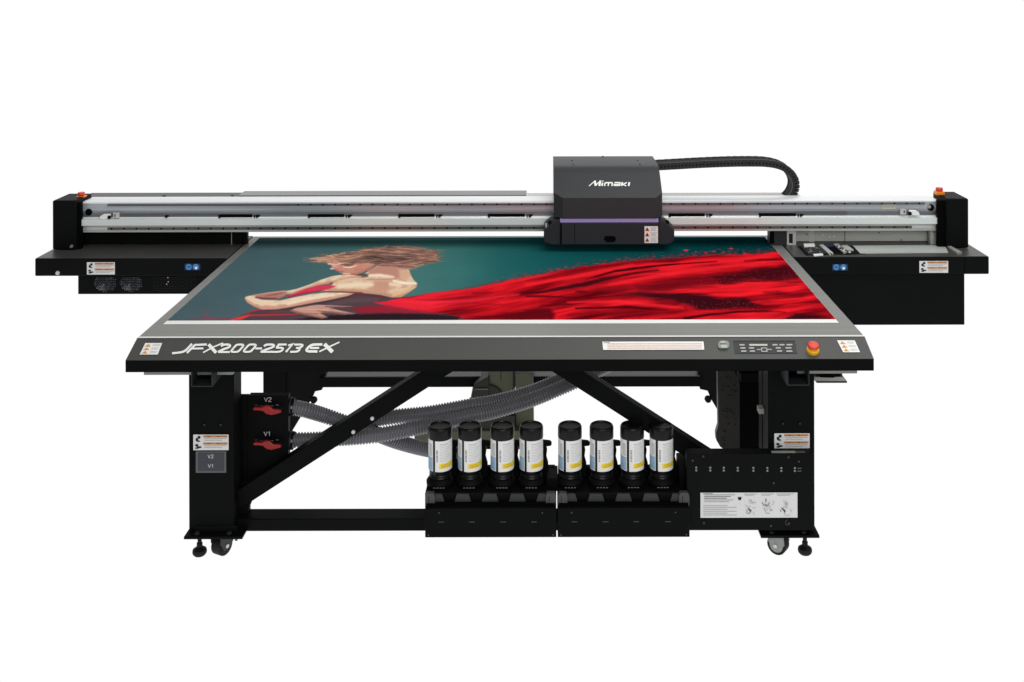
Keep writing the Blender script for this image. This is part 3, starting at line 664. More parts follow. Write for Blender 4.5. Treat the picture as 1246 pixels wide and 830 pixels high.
nl = int(L[-1]/.0175); hw = .0178
def at_len(s_):
    j = max(0, min(len(L)-2, int(np.searchsorted(L, s_))-1)); t = (s_-L[j])/(L[j+1]-L[j]); return cpath[j].lerp(cpath[j+1], t)
for k in range(nl):
    a, b = at_len(L[-1]*(k+.02)/nl), at_len(L[-1]*(k+.97)/nl); d = (b-a).normalized(); n_ = Vector((-d.z,0,d.x))
    for y0, y1, g in ((5.46, 5.472, 1), (5.568, 5.58, 1), (5.473, 5.567, .84)):
        h = hw*g; q_ = [a-n_*h, b-n_*h, b+n_*h, a+n_*h]
        if g == 1: q_ = [a-n_*h*.96, b-n_*h, b+n_*h*(.94 if k % 2 else 1.0), a+n_*h]
        mb.prism([(p.x, p.z) for p in q_], y0, y1, chain_m if g == 1 else deep)
    mb.prism([(p.x, p.z) for p in (a-n_*.004+d*.007, a-n_*.004+d*.013, a+n_*.004+d*.013, a+n_*.004+d*.007)], 5.4575, 5.4595, deep)
part(mb, 'cable_chain', smooth=False)

# ------------------------------------------------------------------ print carriage
YH = 5.08
sl = .683; zs0 = Z(241, YH)
def hood_pt(px, py, off=0): return on_slope(px, py, YH, zs0, sl, off)
hx0, hx1, hf0, hf1 = .040, .549, .082, .517
zlow = Z(265.5, YH); ztop = 1.206
ytop = YH+(ztop-zs0)/sl
yc = 5.108; zc = zs0+sl*(yc-YH)
V = [(hf0,YH,zlow),(hf1,YH,zlow),(hx1,yc,zlow),(hx1,5.56,zlow),(hx0,5.56,zlow),(hx0,yc,zlow),
     (hf0,YH,zs0),(hf1,YH,zs0),(hx1,yc,zc),(hx0,yc,zc),
     (hx0,ytop-.05,ztop-.0342),(hx1,ytop-.05,ztop-.0342),(hx0,ytop-.024,ztop-.0182),(hx1,ytop-.024,ztop-.0182),(hx0,ytop+.002,ztop-.0068),(hx1,ytop+.002,ztop-.0068),
     (hx0,ytop+.03,ztop),(hx1,ytop+.03,ztop),(hx0,5.56,ztop),(hx1,5.56,ztop)]
mb = MB()
mb.mesh(V, [(0,1,7,6),(1,2,8,7),(0,6,9,5),(6,7,8,9),(9,8,11,10),(10,11,13,12),(12,13,15,14),(14,15,17,16),(16,17,19,18),
            (2,3,19,17,15,13,11,8),(5,9,10,12,14,16,18,4),(4,18,19,3),(0,5,4,3,2,1)], charcoal)
YBD = 5.09
car = part(mb, 'print_carriage', smooth=True)
for x, y in ((695.5,195.6),(775.5,195.6),(697,200.4),(778,200.4)): p = on_z(x, y, ztop); mb = MB(); mb.cyl((p[0],p[1],ztop-.001), (p[0],p[1],ztop+.002), .004, .004, soot, 8); part(mb, 'screw', car)
mb = MB(); mb.cyl((X(733,5.54),5.54,ztop), (X(733,5.54),5.54,ztop+.004), .005, .004, soot, 8)
part(mb, 'screw', car)
mb = MB()
def wm(u, v, lift=0): return hood_pt(650+u/6.917, 185+v/6.917, .002+lift)
for i, (p, w_) in enumerate([([(458,290),(512,244)],7), ([(506,246),(514,288)],17), ([(510,288),(558,245)],8), ([(553,245),(545,290)],15),
        ([(572,262),(566,290)],13), ([(575,246),(573,253)],12), ([(588,290),(593,266),(600,262),(652,262),(655,268),(650,290)],10), ([(624,262),(619,290)],10),
        ([(672,262),(716,262),(720,266),(714,290)],9), ([(716,286),(672,286),(668,282),(670,276),(716,275)],8),
        ([(738,258),(731,290)],13), ([(776,262),(742,277),(770,290)],9), ([(797,258),(791,290)],13)]):
    mb.stroke(p, w_*1.12, wm, white, .0003*(i % 3), 0)
part(mb, 'logo', car, smooth=False)
mb = MB(); mb.boxpx(681.5, 271.4, 800.5, 298, YBD-.01, 5.185, charcoal2); lb = part(mb, 'carriage_body', car, bevel=.003)
mb = MB(); mb.boxpx(681, 266.3, 800.5, 270.8, YBD-.006, 5.18, purple); part(mb, 'purple_stripe', car)
Yb_ = YBD-.0115
for a, b in ((681.6, 683), (698.3, 698.9)): mb = MB(); mb.rect(a, 272, b, 297.5, Yb_, soot); part(mb, 'panel_gap', car, smooth=False)
mb = MB()
mb.face([(X(a,Yb_),Yb_,Z(b,Yb_)) for a, b in ((735,287.4),(746,287.4),(748.4,289),(749,291.2),(748.2,293.4),(746,294.8),(736.5,294.8),(735.4,292.5),(733.8,291.5),(733.8,290.4),(735,289.6))], soot)
part(mb, 'grip_slot', car, smooth=False)
mb = MB(); mb.rect(783.6, 275.6, 800, 296, Yb_, white)
for k in range(3):
    v = 276.4+6.5*k; fn = [(786.8,v),(789.8,v+5),(783.9,v+5)]
    mb.face([(X(a,Yb_),Yb_-.001,Z(b,Yb_)) for a, b in fn], orange); mb.rect(785.9, v+2, 787.7, v+4.4, Yb_-.002, ink)
    for j in range(4): mb.rect(791, v+.4+1.3*j, 799-(j*2.1) % 3, v+.85+1.3*j, Yb_-.001, grey_ink)
part(mb, 'warning_label', car, smooth=False)
for poly, nm in (([(675.5,267.5),(681.3,267.5),(681.3,298),(671,298),(662,295.2),(661,292),(661,281.5),(668,274.5)], 'l'), ([(800.8,267.5),(804,267.5),(813,274.5),(820,281),(820,292),(818.5,294.8),(812,298),(800.8,298)], 'r')):
    mb = MB(); mb.prismpx(poly, YBD, 5.2, charcoal2); wg = part(mb, 'carriage_wing', car, bevel=.003)
    mb = MB()
    s_ = [(661.5,274),(664,270),(671,265.5),(676,266.5),(668,273.5),(661.5,280)] if nm == 'l' else [(804.5,266),(808,266.5),(815,272.5),(819.5,276.5),(819.5,280),(813,274)]
    mb.prismpx(s_, YBD+.03, YBD+.08, post_m if nm == 'l' else panel_grey)
    mb.cyl((X(668.5 if nm=='l' else 811.5,YBD+.02),YBD+.028,Z(270.5 if nm=='l' else 270.5,YBD+.02)), (X(668.5 if nm=='l' else 811.5,YBD+.02),YBD+.01,Z(270.5,YBD+.02)), .009, .008, deep, 10)
    if nm == 'l': mb.boxpx(663, 272, 665, 277, YBD+.022, YBD+.03, lightm); mb.boxpx(666.5, 274, 671, 275.5, YBD+.022, YBD+.03, lightm)
    part(mb, 'wing_latch', wg)

# ------------------------------------------------------------------ vacuum blower standing behind the racks
VB = (X(630,4.95), 4.98, 0)
vac = thing('vacuum_blower', 'olive grey vacuum blower standing under the bed behind the hoses and ink bottles', 'blower', VB)
Yv = 4.92
def vp(mb, name, parent=None, bevel=.004): return mb.build(name, parent or vac, bevel, off=VB)
mb = MB(); mb.boxpx(594, 447, 624, 500, Yv+.03, Yv+.2, olive); mb.boxpx(626, 454, 648, 541, Yv+.01, Yv+.2, olive); mb.boxpx(629, 447, 645, 454, Yv+.05, Yv+.2, olive)
vbod = vp(mb, 'housing')
mb = MB(); mb.boxpx(624.3, 451, 625.7, 500, Yv+.025, Yv+.03, olive_d); mb.stroke([(627.5,472),(627.5,457.5),(629,455.5),(634,454.6),(641,454.8)], .9, up(0,0,1,Yv+.008), plate_edge); mb.rect(608, 450, 609, 463, Yv+.028, olive_d); mb.stroke([(644,456),(646.5,458),(647,470)], .9, up(0,0,1,Yv+.007), plate_edge); vp(mb, 'housing_seam', vbod, 0)
mb = MB(); mb.cyl((X(592,Yv),Yv+.02,Z(490,Yv)), (X(592,Yv),Yv+.18,Z(490,Yv)), .075, .075, olive_d, 24); mb.prismpx([(572,482),(576,469),(583,464),(593.8,458),(593.8,505),(572,505)], Yv+.015, Yv+.15, olive_d); mot = vp(mb, 'motor')
mb = MB(); mb.boxpx(577, 473, 593, 474.4, Yv+.008, Yv+.015, plate_edge); vp(mb, 'motor_flange', mot, 0)
mb = MB(); mb.boxpx(566, 505.5, 625.5, 523.5, Yv-.02, Yv+.2, olive_d); vp(mb, 'fan_case')
mb = MB(); mb.boxpx(503, 524, 648, 544, Yv-.03, Yv+.22, olive); vp(mb, 'base_block')
mb = MB(); mb.box(X(548,Yv), X(652,Yv), Yv-.04, Yv+.2, 0.0, Z(544.5,Yv-.03), deep); vp(mb, 'base_frame')

# ------------------------------------------------------------------ ink bottles
ORD = ['leftmost', 'second from the left', 'third from the left', 'rightmost']
def patch(mb, r, a0, a1, z0, z1, m, n=14, slant=0):
    vs = []
    for i in range(n+1):
        t = math.radians(a0+(a1-a0)*i/n); dz = slant*i/n
        vs += [(r*math.sin(t), -r*math.cos(t), z0+dz), (r*math.sin(t), -r*math.cos(t), z1+dz)]
    mb.mesh(vs, [(2*i, 2*i+2, 2*i+3, 2*i+1) for i in range(n)], m)
Rb = .0430; base = ZD
z = lambda v: v-base
bt = thing('ink_bottle', '', 'ink bottle', (0,0,base), 'ink bottles standing cap up in the two ink racks')
mb = MB(); mb.lathe([(.030,.004),(.034,.016),(.040,.030),(.038,.034),(.0405,.038),(.0385,.043),(.0418,z(.319)),(.0425,z(.322)),(.0425,z(.4325))], (0,0,0), cap_m, 36); mb.build('body', bt, off=(0,0,0))
mb = MB(); mb.lathe([(.0425,z(.4325)),(.0437,z(.4335)),(.0440,z(.437)),(.0438,z(.466)),(.0430,z(.4715)),(.0408,z(.4755)),(.0385,z(.477)),(.0365,z(.4765)),(.0350,z(.4725)),(.010,z(.4720)),(.001,z(.4720))], (0,0,0), cap_m, 36)
mb.build('cap', bt, off=(0,0,0))
mb = MB(); patch(mb, Rb, -22, 120, z(.322), z(.4332), white, 26); patch(mb, Rb, -112, -34, z(.322), z(.4332), white, 14)
lab = mb.build('label', bt, off=(0,0,0))
mb = MB()
patch(mb, Rb+.0004, -88, -37, z(.324), z(.372), blue_lab, 8); patch(mb, Rb+.0004, -60, -40, z(.376), z(.42), pale_ink, 4)
patch(mb, Rb+.0004, -1, 86, z(.3335), z(.351), yel_lab, 16, .003)
for k in range(9): patch(mb, Rb+.0004, -16, -7.5, z(.3585)+.0048*k, z(.3585)+.0048*k+.0030, mid_ink if k % 4 != 1 else grey_ink, 3)
for k in range(12):
    e = 38+((k*29) % 24); patch(mb, Rb+.0004, 1, e, z(.359)+.0056*k, z(.359)+.0056*k+.0018, pale_ink if k != 11 else grey_ink, 6)
for k in range(3): patch(mb, Rb+.0008, 8, 55-8*k, z(.337)+.0042*k, z(.337)+.0042*k+.0012, orange, 5, .002)
mb.build('label_print', lab, off=(0,0,0))
def kids(o): return [c for c in bpy.data.objects if c.parent == o]
for i, px in enumerate(BOT):
    if i == 0: o = bt
    else:
        o = bt.copy(); COL.objects.link(o)
        for c in kids(bt):
            d = c.copy(); COL.objects.link(d); d.parent = o
            for g in kids(c):
                e = g.copy(); COL.objects.link(e); e.parent = d
    o.location = (X(px, 3.98), 3.98, base); o.rotation_euler = (0, 0, math.radians((2, -3, 4, 0, 1, -2, 3, -1)[i]))
    o['label'] = 'black capped ink bottle with white label, %s in the %s ink rack' % (ORD[i % 4], 'left' if i < 4 else 'right')

# ------------------------------------------------------------------ printed sheet on the bed
def smooth(a, b, x):
    t = np.clip((x-a)/(b-a+1e-9), 0, 1); return t*t*(3-2*t)
def vnoise(x, y, seed):
    g = np.random.default_rng(seed).random((257, 257)); xi, yi = np.floor(x).astype(int), np.floor(y).astype(int)
    fx, fy = x-xi, y-yi; fx, fy = fx*fx*(3-2*fx), fy*fy*(3-2*fy); a, b = xi % 256, yi % 256
    return (g[b,a]*(1-fx)+g[b,a+1]*fx)*(1-fy)+(g[b+1,a]*(1-fx)+g[b+1,a+1]*fx)*fy
def fbm(x, y, seed, o=4):
    s_, w_, t = 0, 1, 0
    for k in range(o): s_ = s_+w_*vnoise(x*2**k, y*2**k, seed+k); t += w_; w_ *= .55
    return s_/t
def sdist(P, x, y):                               # signed distance, inside positive
    P = np.array(P, float); d = np.full(x.shape, 1e9); ins = np.zeros(x.shape, bool)
    for i in range(len(P)):
        ax, ay = P[i-1]; bx, by = P[i]; ex, ey = bx-ax, by-ay
        t = np.clip(((x-ax)*ex+(y-ay)*ey)/(ex*ex+ey*ey+1e-9), 0, 1)
        d = np.minimum(d, np.hypot(x-ax-t*ex, y-ay-t*ey))
        if abs(ey) > 1e-9: ins ^= ((ay > y) != (by > y)) & (x < ex*(y-ay)/ey+ax)
    return np.where(ins, d, -d)
def sline(P, W, x, y):                            # distance to a tapering line minus its half width, inside positive
    d = np.full(x.shape, -1e9)
    for (a, b), wa, wb in zip(zip(P, P[1:]), W, W[1:]):
        ex, ey = b[0]-a[0], b[1]-a[1]; t = np.clip(((x-a[0])*ex+(y-a[1])*ey)/(ex*ex+ey*ey+1e-9), 0, 1)
        d = np.maximum(d, (wa+(wb-wa)*t)-np.hypot(x-a[0]-t*ex, y-a[1]-t*ey))
    return d
NX, NY = 1150, 270
SX0, SX1 = -1.4155, 1.0857
ZS = ZT+.003
SY0, SY1 = (H-ZS)*F/(389+21), 5.385
gx, gy = np.meshgrid(np.linspace(SX0, SX1, NX), np.linspace(SY0, SY1, NY))
PX, PY = CX+gx*F/gy, CY+(H-ZS)*F/gy               # the artwork is laid out on the sheet as the photo shows it
PX, PY = PX.ravel(), PY.ravel()
U = (gx.ravel()-SX0)/(SX1-SX0)
img = np.zeros((PX.size, 3))
stops = [(204,(76,98,104)),(300,(74,100,106)),(420,(70,106,108)),(500,(70,116,114)),(560,(56,110,108)),(610,(36,96,96)),(660,(24,86,88)),(740,(12,78,80)),(850,(4,62,66)),(1000,(0,46,52))]
for c in range(3): img[:, c] = np.interp(PX, [s_[0] for s_ in stops], [s_[1][c] for s_ in stops])
img *= (1-.22*smooth(304, 288, PY))[:, None]  # shadow of the beam at the back edge, partly painted into the artwork
img *= (.96+.08*fbm(PX*.02, PY*.06, 3))[:, None]
def over(col, m):
    global img
    col = np.asarray(col, float); img = img*(1-m[:, None])+col*m[:, None]
def poly(P, col, soft=1.0, rag=0, rs=.35, seed=5, op=1.0):
    d = sdist(P, PX, PY)
    if rag: d = d+rag*(fbm(PX*rs, PY*rs*1.3, seed)-.5)*2
    over(col, op*smooth(-soft, soft, d))
def line(P, W, col, soft=.7, op=1.0, rag=0, seed=9):
    d = sline(P, W, PX, PY)
    if rag: d = d+rag*(fbm(PX*.2, PY*.5, seed)-.5)*2
    over(col, op*smooth(-soft, soft, d))
# red specks at the left
sp = fbm(PX*.22, PY*.55, 21, 3)
over((150,72,88), .75*smooth(.62, .72, sp)*smooth(366, 388, PY)*smooth(222, 246, PX)*smooth(312, 286, PX))
poly([(225,388),(250,385.5),(275,385),(290,386),(300,389),(225,389)], (150,62,80), 2, 1.5, .2, 77, .55)
# flowing cloth
TOP = [(455,365),(470,362),(500,360.5),(520,356.5),(545,353.5),(575,350.5),(600,345.5),(625,340),(650,335.5),(680,329.5),(700,326),(730,321.5),(760,318),(790,316),(820,315.5),(840,312.5),(870,310.5),(900,310.5),(920,309),(945,307.5),(1030,300)]
top = np.interp(PX, [p[0] for p in TOP], [p[1] for p in TOP])
v = PY-top
cl = sdist(TOP+[(1040,395),(560,395),(540,383),(500,378),(475,373),(458,368)], PX, PY)
rag = (fbm(PX*.12, PY*.5, 31)-.5)*smooth(540, 640, PX)*7+(fbm(PX*.5, PY*1.2, 32)-.5)*2
over((120,40,54), .6*smooth(-5, 1, cl+rag*1.3)*smooth(530, 600, PX))
inside = smooth(-.9, .9, cl+rag*.55)
st = fbm(PX*.010+v*.02, v*.17+PX*.002, 41, 3); st2 = fbm(PX*.022, v*.6+PX*.004, 51, 3)
tone = np.clip(.76+1.15*(st-.5)+.45*(st2-.5)+.9*(fbm(PX*.014, v*.055+PX*.003, 45, 3)-.5)-.13*smooth(24, 50, v), .2, 1.0)
tone = np.clip(tone+.12*smooth(680, 590, PX), .2, 1)
red_c = np.stack([56+176*tone, 5+24*tone**1.8, 14+26*tone**1.6], 1)
red_c[:, 2] += 14*smooth(600, 480, PX); red_c[:, 1] += 10*smooth(600, 480, PX)
img = img*(1-inside[:, None])+red_c*inside[:, None]
keep = inside
def fold(P, W, col, soft=1.2, op=.9, rag_=1.0, seed=61):
    d = sline(P, W, PX, PY)+rag_*(fbm(PX*.06, PY*.5, seed)-.5)*2; over(col, op*keep*smooth(-soft, soft, d))
def patchc(P, col, soft=2.5, op=.9, rag_=2.5, seed=71):
    soft = soft*1.5; d = sdist(P, PX, PY)+rag_*1.6*(fbm(PX*.035, PY*.4, seed, 3)-.5)*2; over(col, op*keep*smooth(-soft, soft*1.2, d))
DK, BK = (92,8,20), (50,11,20)
patchc([(770,346),(800,341.5),(830,338),(870,333.5),(905,330),(930,327.5),(956,322),(980,330),(972,340),(930,342),(900,344),(870,348.5),(830,352.5),(800,356.5),(775,355)], DK, 3, .8)
patchc([(868,338),(905,331),(935,327),(955,324),(972,336),(968,340),(930,341),(900,344),(880,345)], BK, 3, .75, 3)
patchc([(748,359),(780,355.5),(800,356.5),(835,356),(858,359),(879,364.5),(906,363),(914,368),(926,373),(888,376.5),(849,376.5),(835,371.5),(821,367.5),(800,364.5),(775,361.5)], BK, 2, .95, 2)
patchc([(930,355.5),(946,353.5),(962,358),(985,357),(975,361),(945,361.5)], DK, 2.5, .75)
patchc([(955,388),(968,382),(992,383),(1010,386.5),(1014,390),(955,390)], BK, 1.5, .9, 1)
patchc([(560,386),(600,381.5),(640,375.5),(668,375.5),(676,383),(672,390),(555,390)], (88,8,18), 2, .92, 1.5)
patchc([(690,343),(720,341),(745,346),(780,348),(790,356),(740,357),(705,352)], (150,20,30), 4, .5)
fold([(636,357.5),(660,355),(683,350.6),(712,346),(727,342),(748,337.6),(766,333.5),(800,329)], [.6,1.2,2.2,3.0,2.4,1.8,1.0,.4], BK, 1.5, .85)
fold([(712,340),(730,335),(748,330),(770,327.3),(792,324.5),(825,321.5)], [.4,1.0,1.4,1.5,1.2,.5], (58,6,16), .9, .9, .6)
fold([(800,323.3),(835,321),(872,318.5)], [.5,.9,.4], (60,6,16), .8, .85, .4)
fold([(905,318),(925,316.6),(958,316.6)], [.4,1.2,.8], (80,8,18), .9, .85, .5)
fold([(640,341.5),(655,338.5),(690,333),(745,325)], [.5,.7,.7,.4], (130,16,26), .9, .7, .6)
fold([(700,354.8),(707,355.2),(714,355.4)], [.4,1.5,.4], BK, 2.0, .75)
fold([(505,364.6),(540,365),(575,364.4),(612,362.3)], [.3,.7,.8,.3], (110,10,26), .7, .8, .3)
fold([(575,357.2),(590,356.3),(600,355)], [1.1,1.3,.6], (120,14,30), 1.2, .7)
fold([(640,360.5),(660,360.5),(690,362),(720,362.3),(745,361)], [1,1.3,.9,.9,.5], (82,8,20), .9, .8, .6)
fold([(655,372.4),(690,370.4),(712,368.4)], [.5,1.0,.5], (80,8,18), .9, .85, .5)
fold([(700,375.2),(732,374.6),(762,373.8),(786,376.2),(812,378)], [.8,1.4,1.4,1.0,.5], (70,6,16), .9, .9, .5)
fold([(690,384),(720,381.5),(760,381),(800,382)], [1,1.6,1.2,.6], (120,12,22), 1.5, .7)
fold([(832,388),(862,383.3),(897,380),(930,379),(955,380.5)], [1.8,1.5,1.2,1.0,.4], (58,6,16), 1.0, .9, .5)
fold([(560,368),(610,371),(650,366)], [.5,1.2,.5], (150,16,30), 1.5, .6)
HL = (250,38,50)
fold([(640,346),(690,339),(730,330),(770,322)], [1.5,2.5,2.2,1], HL, 2.0, .6); fold([(740,346),(790,337),(850,328),(930,320)], [.8,2.2,2.4,1.2], HL, 2.0, .7)
fold([(690,368),(750,367),(800,372),(830,375)], [1,2.4,2.6,1], HL, 1.8, .7); fold([(470,365),(520,368),(570,366),(630,358)], [1.5,2.5,2.2,1.0], (250,44,62), 2.0, .7)
fold([(840,354),(890,352),(940,347),(985,345)], [1,2.2,2.2,1], (214,26,38), 2.0, .6); fold([(860,388),(930,384),(960,372),(1000,372)], [1,1.6,2,2], (206,24,36), 2.0, .5)
spk = np.random.default_rng(5).random(PX.size) < .02
spm = spk & (keep > .5) & (((PX > 850) & (PX < 972) & (PY > 328) & (PY < 346)) | ((PX > 820) & (PX < 925) & (PY > 366) & (PY < 378)))
img[spm] = img[spm]*.35+np.array((205,80,82))*.65
for a, b, r in ((834,305,3.4),(858,308,2),(889,303,2.2),(868,306.5,1.8),(905,308.5,1.6),(846,307,1.4),(880,306.8,1.3)):
    over((214,62,64), .9*smooth(-.8, .6, r*(.5+fbm(PX*.5, PY, 91))-np.hypot((PX-a), (PY-b)*3.2)))
spray = fbm(PX*.30, PY*.95, 95, 3); over((190,48,54), .8*smooth(.60, .70, spray)*smooth(-9, -1, cl)*smooth(2, -1, cl)*smooth(560, 620, PX))
over((150,52,60), .6*smooth(.66, .74, fbm(PX*.34, PY*1.1, 97, 3))*smooth(-16, -3, cl)*smooth(1, -2, cl)*smooth(740, 800, PX))
over((16,34,40), .7*smooth(.62, .70, fbm(PX*.42, PY*1.3, 99, 3))*smooth(-14, -2, cl)*smooth(1, -1, cl)*smooth(800, 815, PX)*smooth(870, 845, PX))
# dress at the left
poly([(281,389.5),(290,384.5),(305,378.5),(316,375.5),(340,375),(365,370.5),(400,364),(430,357),(455,357.5),(475,361),(486,362.5),(470,366),(458,368),(472,375),(500,378),(545,382.5),(570,390),(281,390)], (84,66,72), 1.2, .8)
poly([(425,375),(445,372),(470,370.5),(500,376),(535,381.5),(500,382),(438,381)], (156,34,52), 2.6, 1.6, op=.9)
poly([(560,385.5),(540,382.8),(500,381.2),(470,381),(432,381.8),(420,382.5),(380,385),(350,390),(556,390)], (42,30,36), 1.8, 1.0)
line([(280,389),(292,386.5),(303,382.5)], [.8,2.0,1.0], (232,62,62), 1.0)
line([(303,383),(330,382.6),(362,381.6)], [1.0,.9,.5], (196,52,66), .9)
line([(300,379.5),(312,376.5),(322,375.6)], [.6,.8,.4], (186,50,64), .8)
line([(320,386.5),(350,386.6)], [.6,.5], (130,40,56), .9, .7)
line([(455,367.5),(478,370.5),(505,376)], [.8,1.5,1.0], (226,40,62), .9, .85)
line([(415,357.5),(440,357.5),(470,361.5)], [.6,.9,.8], (110,44,58), .8, .8)
line([(400,369.5),(430,365),(458,364)], [1.5,2.5,1.5], (104,82,86), 3.0, .7); line([(330,379),(352,379)], [1.2,1.2], (112,70,80), 2, .6)
def form(P, base, edge, w, soft=.8, op=.75, dx=0, dy=1.0):  # darker towards one side of the outline
    d = sdist(P, PX, PY); d2 = sdist([(a-dx, b-dy*w) for a, b in P], PX, PY); m = smooth(-soft, soft, d)
    over(base, m); over(edge, op*m*smooth(w*.35, -w*.55, d2))
    over((255,240,216), .35*m*smooth(0, w, sdist([(a-dx, b+dy*w*.9) for a, b in P], PX, PY)*-1)*smooth(0, 1.5, d))
    over((180,130,108), .35*m*smooth(.5, .75, fbm(PX*.12, PY*.35, 131, 3)))
# hand
SK, SKL, SKD = (202,152,136), (240,212,182), (176,122,110)
form([(352,377.5),(365,371.5),(385,370.3),(402,371),(428,372.3),(405,374),(400,374.2),(416,378),(432,381),(420,382),(400,380.2),(388,380),(398,385.8),(391,387),(375,383.5),(362,380.5)], SK, (126,86,84), 2.2)
line([(395,372.5),(410,373.6),(425,375)], [.5,.7,.4], (96,70,74), .6, .9); line([(385,377.5),(400,379.4),(418,382.5)], [.4,.5,.4], (120,80,80), .6, .8)
line([(365,376),(385,376),(400,377)], [.6,.8,.4], (226,180,160), .8, .6); line([(372,380.5),(386,381.5)], [.4,.6], (120,84,84), .7, .7)
# torso, neck, shoulder
form([(440,334),(452,327),(460,322),(478,322),(497,326.5),(498,333),(503,341),(507,344.5),(506,348.5),(497,355.5),(487,361),(476,361.5),(462,358),(440,355.8),(415,354.8),(390,354),(398,350.5),(404,344),(414,339),(430,336)], (228,194,164), (190,138,110), 4.5)
poly([(447,328),(460,322),(480,322.5),(491,328),(487,337),(480,338.5),(472,335),(458,333.5),(448,334)], (194,140,122), 2.6)
poly([(455,341),(476,340.5),(474,350),(470,356),(455,355.5),(448,350)], (204,152,132), 4.0)
poly([(484,327.5),(496,328),(499,335),(495,340),(486,338)], (216,174,144), 2.6)
line([(448,335.2),(462,334.6),(478,336.8)], [1.5,1.8,1.0], (248,228,200), 1.5); line([(440,340.2),(468,339.6),(480,339)], [.3,.6,.4], (176,120,104), .8, .8)
line([(478,341.5),(490,344),(505,344.6)], [1.2,1.4,1.0], (250,236,214), 1.2); line([(482,338),(493,341.5)], [.6,.6], (190,136,116), 1, .7)
line([(412,348),(432,346),(452,346)], [2.4,3.2,2.0], (244,220,190), 2.6); line([(474,345),(486,347)], [1.8,1.6], (240,214,184), 2.0)
line([(478,359),(492,354.5),(504,349)], [1.4,1.4,1.0], (226,186,146), 1.6)
poly([(424,334.8),(437,331.8),(447.5,333),(447,336.6),(440,337.4),(432,336),(424,337.2)], (112,88,86), 1.4)
line([(436,333.4),(444,334)], [.8,1.0], (62,92,92), .7); line([(424,336),(414,338),(404,341)], [1.6,1.4,.8], (190,140,120), 1.2, .8)
# far arm and bodice
form([(440,336),(424,333.5),(415,333.8),(403,335.6),(390,339.8),(375,346),(360,351),(345,354),(340,357.5),(355,357),(372,350.8),(388,346),(402,343.8),(412,341),(425,338)], SKL, (206,152,126), 2.6)
line([(402,343),(388,345.6),(372,350.2)], [.7,.8,.6], (206,150,128), .8, .8)
poly([(346,361),(354,357.5),(370,351),(386,346.8),(400,345.8),(408,348),(400,351.2),(388,353.6),(372,356.4),(356,360)], (220,62,88), .8)
line([(350,361),(370,355.8),(392,352.6)], [.8,.8,.4], (160,40,62), .8, .8)
over((90,84,76), .9*smooth(-.6, .6, 1.3-np.hypot((PX-402.5)*.7, PY-344.4)))
# near arm, forearm
poly([(303,359.3),(325,356),(345,353.2),(349,355.5),(346,359.5),(335,364),(322,363),(310,361.5)], (188,126,114), 1.4)
line([(306,359),(325,355.8),(346,353.4)], [.5,.6,.6], (216,164,142), .7)
line([(311,361),(322,362.8),(336,362.4)], [.6,1.3,.7], (110,72,76), .9); line([(322,359.8),(335,357.5),(343,355.6)], [.4,.8,.4], (140,90,88), .8)
form([(297,362.5),(298,360.5),(302,359.2),(310,359.4),(309,361.5),(318,364),(340,365),(358,361),(378,357.2),(396,355.4),(432,355.2),(422,360),(402,364),(382,367),(366,370),(350,373.2),(335,375.4),(318,375.6),(308,372),(300,367)], SKL, (200,138,118), 3.6)
line([(320,374.2),(345,373),(370,368.2),(395,364)], [1.2,1.4,1.2,.8], (216,152,134), 2.0, .9); line([(316,373),(330,373.5)], [1.6,1.6], (224,150,138), 1.4, .8)
line([(350,369),(375,362.5),(405,358)], [2.0,2.2,1.4], (248,226,198), 1.8, .8)
line([(392,354.4),(415,354.8),(440,356)], [.5,.8,.8], (112,62,66), .7)
line([(340,376),(370,371.6),(400,365.8),(425,360)], [.6,1.0,1.0,.8], (74,56,64), .9)
# face
form([(397.5,319.5),(400.5,321.3),(404,323.4),(401,326),(401.5,327),(406,327.3),(409,328.8),(412,330.3),(415.5,332.2),(419,333.3),(425,334),(433,333.8),(441,331),(448,327.5),(457,321),(440,318.5),(410,318)], (210,146,126), (176,108,98), 2.4, .6)
line([(399,320.4),(408,320.6),(417,319.8)], [1.0,1.2,.6], (246,216,192), .8); line([(404,323.4),(409,323.6)], [.9,.9], (232,178,156), .7)
line([(417,324.6),(425,324.8),(433,322.8)], [.5,.9,.4], (250,226,204), .6); line([(414,321.4),(422,321.4),(431,320.4)], [.4,.7,.5], (96,66,64), .6, .9)
line([(418,323),(424,323.2),(429,322.2)], [.3,.6,.3], (90,62,62), .6, .9); line([(401.5,326.6),(406,326.4)], [.6,.5], (240,214,206), .5)
line([(409,328.8),(416,329)], [.5,.5], (214,120,128), .5); line([(412,330.4),(418,330.4)], [.5,.4], (214,150,160), .5); line([(410,329.7),(418,329.9)], [.25,.25], (140,70,76), .5, .9)
line([(417,332.2),(425,332.8)], [.7,.7], (240,196,166), .8); line([(432,329),(445,327)], [2,1.2], (198,126,108), 2, .6)
# hair
HP = [(377,313.2),(384,311.8),(393,312),(397,309.5),(403,309),(415,307),(418,306),(426,305.5),(437,303.5),(441,302),(456,300.5),(470,299.5),(490,298.7),(512,301),(521,303.6),(531,304),(533,306.5),(530,309),(533,312),(535,315),(532,318),(522,319.8),(514,322),(506,325),(497,327.3),(484,326),(474,323.4),(462,323),(455,320.5),(440,320),(425,319.6),(410,320.2),(398,319.4),(388,318.6),(378,318.2),(385,316.6),(377,315.2)]
hd = sdist(HP, PX, PY)+1.6*(fbm(PX*.16, PY*.9, 101)-.5)*2+.9*(fbm(PX*.6, PY*1.4, 103)-.5)*2
hm = smooth(-.7, .7, hd)
sn = fbm(PX*.05+PY*.10, PY*.55-PX*.045, 111, 4); sn2 = fbm(PX*.10-PY*.1, PY*1.3+PX*.05, 117, 4)
core = smooth(8, -1, np.hypot((PX-468)*.16, (PY-315)*1.0))
